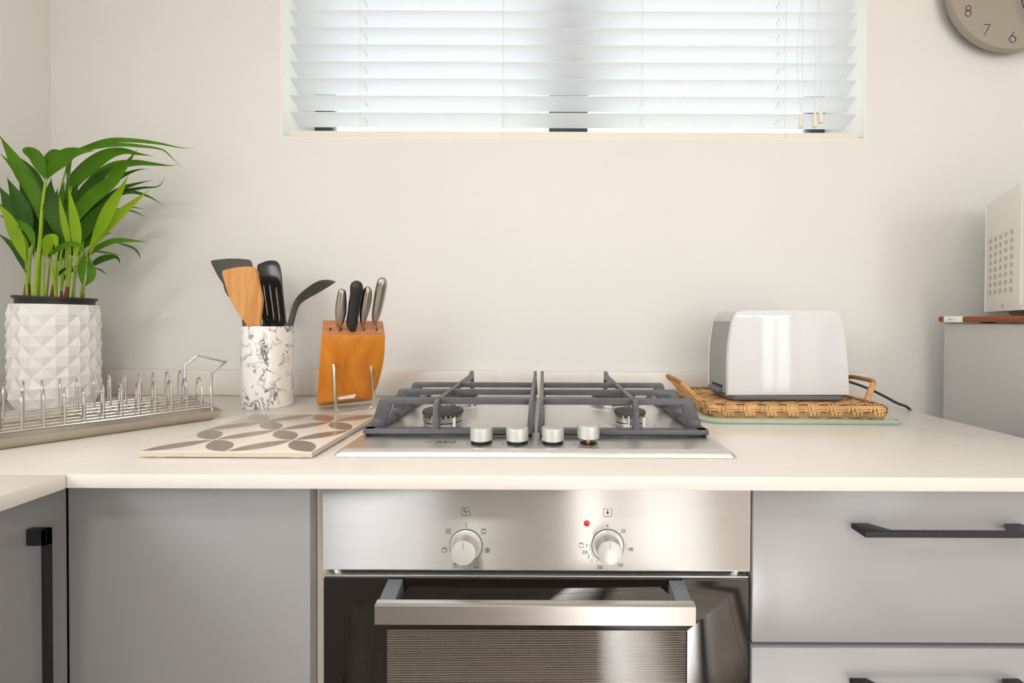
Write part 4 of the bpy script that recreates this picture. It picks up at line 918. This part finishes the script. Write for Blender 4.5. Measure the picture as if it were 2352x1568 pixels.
for i in range(nx):
    for k in range(ny):
        a0 = fx0 + i * cx_; b0 = fy0 + k * cy_; z = GZ + .0166
        for q in range(3):
            if (i + k) % 2: y = b0 + cy_ * (q + .5) / 3; strand(Vector((a0 - .002, y, z)), Vector((a0 + cx_ / 2, y, z)), Vector((a0 + cx_ + .002, y, z)), cy_ / 3 * .93, Vector((0, 0, 1)))
            else: x = a0 + cx_ * (q + .5) / 3; strand(Vector((x, b0 - .002, z)), Vector((x, b0 + cy_ / 2, z)), Vector((x, b0 + cy_ + .002, z)), cx_ / 3 * .93, Vector((0, 0, 1)))
part('woven_strands', bm, 'cane', tray, smooth=80, kind='stuff')
def loop(sgn):
    xb = TX1 - .004 if sgn > 0 else TX0 + .004; out = .030 if sgn > 0 else .045
    pts = [(xb, .938, .926), (xb + sgn * out * .45, .944, .950), (xb + sgn * out * .85, .950, .966), (xb + sgn * out, .962, .9705), (xb + sgn * out, .990, .9715), (xb + sgn * out, 1.020, .9715), (xb + sgn * out * .9, 1.033, .968), (xb + sgn * out * .45, 1.040, .950), (xb, 1.046, .926)]
    C = smooth_poly([Vector(p) for p in pts], 6, False)
    bm = B(); tube(bm, C, .0050, 10); h = part('tray_handle', bm, 'cane_wrap', tray)
    for rg in (range(1, 12), range(len(C) - 12, len(C) - 1)):
        bm = B()
        for i in rg:
            d = (C[i + 1] - C[i - 1]).normalized(); tube(bm, [C[i] - d * .0016, C[i] + d * .0016], .0059, 10)
        part('cane_wrapping', bm, 'cane', h, kind='stuff')
loop(1); loop(-1)

TZ = .9265
ts = thing('toaster', (.55, 1.0, TZ), 'white two-shell toaster with grey end panel standing on the wicker tray', 'toaster')
out = [(1672, 912), (1672, 860), (1674, 800), (1680, 755), (1685, 732), (1692, 719), (1704, 713.5), (1730, 712), (1800, 711.5), (1890, 712), (1915, 713.5), (1928, 719), (1936, 733), (1943, 770), (1949, 830), (1952, 880), (1952, 908)]
TYF = .950
out = [(p.x, p.y) for p in smooth_poly([Vector(q) for q in out], 4, False)]
O3 = [at(u, v, TYF) for u, v in out]; zb = .9375
poly = [(p.x, max(p.z, zb)) for p in O3]
def shrink(P, d):
    cx = sum(p[0] for p in P) / len(P); cz = sum(p[1] for p in P) / len(P)
    hw_, hh = (max(p[0] for p in P) - min(p[0] for p in P)) / 2, (max(p[1] for p in P) - min(p[1] for p in P)) / 2
    return [(cx + (a - cx) * (1 - d / hw_), cz + (b - cz) * (1 - d / hh)) for a, b in P]
poly = [(p.x, p.y) for p in [Vector(q) for q in poly]]
def shell(y0, y1, P, m, name, bev):
    bm = B(); plate(bm, P[::-1], [], y1 - y0, lambda a, b, d: (a, y0 + d, b), bev); return part(name, bm, m, ts, smooth=40)
shell(TYF, TYF + .016, poly, 'white_plastic', 'front_shell', .0045)
shell(TYF + .012, TYF + .114, shrink(poly, .0018), 'toaster_grey', 'middle_body', .001)
shell(TYF + .111, TYF + .120, poly, 'white_plastic', 'rear_shell', .003)
zt = max(b for a, b in poly); xl = min(a for a, b in poly); xr = max(a for a, b in poly)
bm = B()                                       # pale cap folding over the top of the middle
capo = [(a, b) for a, b in shrink(poly, .0008) if b > zt - .026]
capi = [(a, b - .0030) for a, b in shrink(poly, .0026) if b > zt - .0265]
plate(bm, (capo + capi[::-1])[::-1], [], .0940, lambda a, b, d: (a, TYF + .0165 + d, b)); part('top_cap', bm, 'toaster_cap', ts)
bm = B()
for y in (TYF + .042, TYF + .078): box(bm, xl + .05, xr - .05, y - .011, y + .011, zt - .010, zt - .0015)
pieces('bread_slot', bm, 'black_rubber', ts, smooth=0)
bm = B(); plate(bm, rrect(xl + .002, xr - .002, TYF + .003, TYF + .117, .02, 6), [], .0115, lambda a, b, d: (a + (.004 if d < .004 else 0) * (1 if a < (xl + xr) / 2 else -1), b, zb - .0105 + d), .003); part('base', bm, 'toaster_base', ts)
bm = B()
for x in (xl + .035, xr - .035):
    for y in (TYF + .022, TYF + .098): lathe(bm, [(.008, TZ - .0022), (.008, zb - .009)], (x, y, 0), 12)
pieces('foot', bm, 'black_rubber', ts)
bm = B(); box(bm, xl - .011, xl + .010, TYF + .034, TYF + .086, .9395, .9520, .0015); part('crumb_drawer', bm, 'toaster_base', ts)
bm = B(); box(bm, xl - .0008, xl + .006, TYF + .034, TYF + .086, .9522, .9560); part('lever_gap', bm, 'black_rubber', ts)
bm = B(); tube(bm, smooth_poly([(xr - .006, 1.062, .962), (xr + .015, 1.066, .965), (.745, 1.060, .958), (.790, 1.035, .940), (.828, 1.005, .914), (.853, .990, .893), (.860, .985, .80), (.862, .99, .5), (.865, 1.0, .02)], 5, False), .0031, 8); part('power_cord', bm, 'cable', ts, label='black power cord')

# ================================================================== FRIDGE, BOARD AND MICROWAVE
fr = thing('fridge', (1.3, .8, 0), 'low silver-grey fridge beyond the right end of the worktop', 'fridge')
bm = B(); box(bm, 1.030, 1.585, .56, 1.103, .02, 1.1015, .004); part('body', bm, 'fridge_grey', fr)
bm = B(); box(bm, 1.030, 1.585, .512, .556, .03, 1.1015, .006); dd = part('door', bm, 'fridge_grey', fr)
bm = B(); box(bm, 1.06, 1.075, .490, .512, .62, .80, .004); part('handle', bm, 'black_metal', dd)
bm = B()
for x in (1.07, 1.54):
    for y in (.6, 1.06): lathe(bm, [(.018, 0), (.018, .022)], (x, y, 0), 12)
pieces('foot', bm, 'black_rubber', fr)
wb = thing('wooden_board', (1.3, .85, 1.1020), 'red-brown wooden board on the fridge under the microwave', 'board')
bm = B(); box(bm, 1.0165, 1.50, .58, 1.105, 1.1035, 1.1175, .004, 3); part('plank', bm, 'board_wood', wb)
bm = B(); box(bm, 1.0157, 1.046, 1.0387, 1.0885, 1.1029, 1.1181, .002); lb_ = part('paper_label', bm, 'paper', wb, label='white paper label wrapped round the board end')
bm = B()
for y, w in ((1.0735, .0012), (1.0690, .0030), (1.0600, .0012)): box(bm, 1.0154, 1.0158, y - w / 2, y + w / 2, 1.1085, 1.1115)
pieces('label_print', bm, 'grey_print', lb_, smooth=0)
bm = B()
for x in (1.10, 1.42):
    for y in (.62, 1.06): box(bm, x - .01, x + .01, y - .01, y + .01, 1.1016, 1.1038)
pieces('pad', bm, 'black_rubber', wb)
MB0 = Vector((1.150, 1.115, 0)); sd = Vector((-.1315, -.2060, 0)).normalized(); fd = Vector((-sd.y, sd.x, 0)) * 1.0
fd = Vector((.843, -.538, 0)); MZ0, MZ1 = 1.1320, 1.4065; SL = .2445
mw = thing('microwave', MB0 + fd * .2 + sd * .15 + Vector((0, 0, 1.1165)), 'white microwave turned towards the room, on the wooden board over the fridge', 'microwave')
def mwb(bm, a0, a1, b0, b1, z0, z1, bev=0):     # a along the side (back to front), b across to the right
    t = B(); box(t, 0, 1, 0, 1, 0, 1); base = MB0
    for v in t.verts: v.co = base + sd * (a0 + (a1 - a0) * v.co.x) + fd * (b0 + (b1 - b0) * v.co.y) + Vector((0, 0, z0 + (z1 - z0) * v.co.z))
    if bev: bmesh.ops.bevel(t, geom=list(t.edges), offset=bev, segments=2, profile=.5, affect='EDGES')
    bmesh.ops.recalc_face_normals(t, faces=t.faces); return merge(bm, t)
bm = B(); mwb(bm, 0, SL, 0, .44, MZ0, MZ1, .002); part('body', bm, 'micro_white', mw)
bm = B(); mwb(bm, SL, SL + .028, -.002, .442, MZ0 + .012, MZ1, .004); part('door', bm, 'micro_white', mw)
bm = B(); mwb(bm, SL + .028, SL + .0295, .03, .30, MZ0 + .05, MZ1 - .04); part('door_window', bm, 'oven_glass_black', mw)
bm = B(); mwb(bm, SL - .001, SL + .024, .002, .438, MZ0 + .002, MZ0 + .011); part('grille', bm, 'black_rubber', mw)
bm = B()
for i in range(5):
    for j in range(8 if i < 3 else 8):
        a = .030 + i * .0345; z = 1.1735 + j * .0185; mwb(bm, a, a + .0135, -.0006, .002, z, z + .0098, .0005)
pieces('vent_hole', bm, 'vent', mw, smooth=0)
bm = B(); tmpM = Matrix.Translation(MB0 + sd * .125 + Vector((0, 0, 1.1425))) @ Matrix(((sd.x, 0, -fd.x, 0), (sd.y, 0, -fd.y, 0), (0, 1, 0, 0), (0, 0, 0, 1)))
lathe(bm, [(.0055, 0), (.0055, .001), (.003, .0022), (0, .0024)], n=16, Mx=tmpM); part('screw', bm, 'chrome', mw)
for a, b in ((.215, .05), (.215, .39), (.05, .05), (.05, .39)):
    bm = B(); c = MB0 + sd * a + fd * b; lathe(bm, [(.014, 1.1178), (.016, 1.1186), (.024, 1.1318), (0, 1.1318)], (c.x, c.y, 0), 16); part('foot', bm, 'black_rubber' if b < .1 and a > .1 else 'micro_white', mw)

# ================================================================== WALL CLOCK
CYF = WB - .036; cq = at(2327, -34, CYF); CX, CZ = cq.x, cq.z; CR = 146 / F_PX * CYF
ck = thing('wall_clock', (CX, WB, CZ), 'round warm grey wall clock with thin dark numerals at the upper right', 'clock')
Mc = Matrix.Translation((CX, WB - .001, CZ)) @ Matrix.Rotation(PI / 2, 4, 'X')
bm = B(); lathe(bm, [(.0, .0), (.12, .0), (.12, .016), (0, .016)], n=40, Mx=Mc); part('back', bm, 'shadow_gap', ck)
bm = B(); lathe(bm, [(.0, .016), (CR - .004, .016), (CR, .020), (CR, .030), (CR - .003, .0345), (CR - .010, .0355), (0, .0355)], n=96, Mx=Mc); part('face', bm, 'clock_grey', ck)
yf = WB - .001 - .0357
def arc(cx, cy, rx, ry, a0, a1, n=18): return [(cx + rx * math.cos(math.radians(a0 + (a1 - a0) * k / n)), cy + ry * math.sin(math.radians(a0 + (a1 - a0) * k / n))) for k in range(n + 1)]
G = {'0': [arc(0, 0, .3, .5, 0, 360)], '1': [[(-.12, .36), (.06, .5), (.06, -.5)]], '2': [arc(0, .2, .28, .3, 170, -40) + [(-.3, -.5), (.3, -.5)]], '3': [arc(0, .25, .25, .25, 150, -90), arc(0, -.22, .29, .28, 90, -150)], '4': [[(.15, -.5), (.15, .5), (-.33, -.2), (.33, -.2)]],
     '5': [[(.25, .5), (-.2, .5), (-.25, .05)] + arc(0, -.19, .31, .31, 140, -150)], '6': [[(.16, .5), (-.26, -.08)], arc(0, -.2, .30, .30, 0, 360)], '7': [[(-.3, .5), (.3, .5), (-.24, -.5)]], '8': [arc(0, .25, .24, .24, 0, 360), arc(0, -.22, .28, .28, 0, 360)], '9': [[(-.16, -.5), (.26, .08)], arc(0, .2, .30, .30, 0, 360)]}
for h in range(1, 13):
    a = math.radians(90 - 30 * h); nx_, nz_ = CX + .1345 * math.cos(a), CZ + .1345 * math.sin(a); s_ = str(h); bm = B()
    for k, ch in enumerate(s_):
        ox = (k - (len(s_) - 1) / 2) * .017
        for st in G[ch]:
            for p, q in zip(st, st[1:]):
                bar(bm, (nx_ + ox + p[0] * .028, yf, nz_ + p[1] * .028), (nx_ + ox + q[0] * .028, yf, nz_ + q[1] * .028), .0017, .0006, up=(0, -1, 0))
    part('numeral', bm, 'print', ck, smooth=0)
def hand(ang, L, tail, w, m):
    d = Vector((math.sin(ang), 0, math.cos(ang))); s = Vector((d.z, 0, -d.x)); c = Vector((CX, yf - .009, CZ)); bm = B()
    for q in (-1, 1): bar(bm, c + s * q * w - d * tail, c + s * q * w * .55 + d * L, .0016, .0012, up=(0, -1, 0))
    bar(bm, c - s * w * .55 + d * L, c + s * w * .55 + d * L, .0016, .0012, up=(0, -1, 0)); bar(bm, c - s * w - d * tail, c + s * w - d * tail, .0016, .0012, up=(0, -1, 0)); return bm
part('minute_hand', hand(math.radians(162), .110, .02, .0040, 0), 'print', ck); part('hour_hand', hand(math.radians(300), .075, .02, .0045, 0), 'print', ck)
bm = B(); lathe(bm, [(.006, .0355), (.006, .0475), (0, .048)], n=20, Mx=Mc); part('hand_pin', bm, 'print', ck)

# ================================================================== VENETIAN BLIND
SX0, SX1 = -.6925, .8435; SF, SB_ = WB + .006, WB + .052; DROP = .0205
vb = thing('venetian_blind', (.075, WB + .03, WZ0), 'white slatted venetian blind lowered in the window recess', 'blind')
sl = None; PITCHZ = .0457; Z1 = 1.6655
for k in range(10):
    if sl is None:
        bm = B(); bar(bm, (SX0, (SF + SB_) / 2, Z1 - DROP / 2), (SX1, (SF + SB_) / 2, Z1 - DROP / 2), .0492, .0028, up=Vector((0, DROP, SB_ - SF)), bev=.0009); sl = part('slat', bm, 'slat', vb)
    else: again(sl, vb, (random.uniform(-.0012, .0012), 0, PITCHZ * k))
bm = B(); box(bm, SX0 + .004, SX1 + .001, WB + .000, WB + .050, WZ0 + .0005, WZ0 + .0195, .0025); part('bottom_rail', bm, 'blind_rail', vb)
bm = B(); box(bm, SX0, SX1, WB + .004, WB + .060, 2.115, 2.165, .003); part('headrail', bm, 'blind_rail', vb)
for x in (-.5015, -.1155, .2625, .649):
    bm = B(); tube(bm, [(x, SF - .002, WZ0 + .012), (x + .001, SF - .002, 1.85), (x, SF - .002, 2.12)], .0007, 5); tube(bm, [(x, SB_ + .002, WZ0 + .012), (x, SB_ + .002, 2.12)], .0007, 5)
    for k in range(10): tube(bm, [(x + .0008, SF - .002, Z1 - .0025 + PITCHZ * k), (x + .0008, SB_ + .002, Z1 - DROP - .002 + PITCHZ * k)], .0005, 4)
    tube(bm, [(x, WB - .0008, WZ0 + .0005), (x, WB - .0008, WZ0 + .020)], .0007, 5)
    part('ladder_cord', bm, 'cord', vb)
for x in (-.494, .640):
    bm = B(); up = Vector((0, DROP, SB_ - SF)).normalized()
    for k in range(10):
        p = Vector((x, (SF + SB_) / 2, Z1 - DROP / 2 + PITCHZ * k)) - up * .0016; d = Vector((0, SB_ - SF, -DROP)).normalized(); bar(bm, p - d * .010, p + d * .010, .0016, .0004, up=up)
    pieces('cord_slot', bm, 'vent', vb, smooth=0)
for (u0, um, u1, v1) in ((1843, 1831, 1839, 264), (1879, 1874, 1871, 262), (1882, 1884, 1885, 252)):
    Yc = WB - .006; bm = B(); tube(bm, smooth_poly([at(u1, v1, Yc), at(um, 110, Yc), at(u0, -20, Yc) , at(u0, -95, Yc), at(u0 - 1, -118, Yc + .014)], 4, False), .0008, 5)
    if u0 == 1843: tube(bm, smooth_poly([at(u1 + 3, v1, Yc), at(um + 12, 110, Yc), at(u0, -20, Yc), at(u0, -95, Yc)], 4, False), .0008, 5)
    c = part('pull_cord', bm, 'cord', vb)
    bm = B(); p = at(u1, v1, Yc); lathe(bm, [(0, .002), (.0042, .001), (.0050, -.004), (.0066, -.026), (.0066, -.034), (.0055, -.0355), (0, -.036)], (p.x, p.y, p.z), 14); part('cord_tassel', bm, 'blind_rail', c)
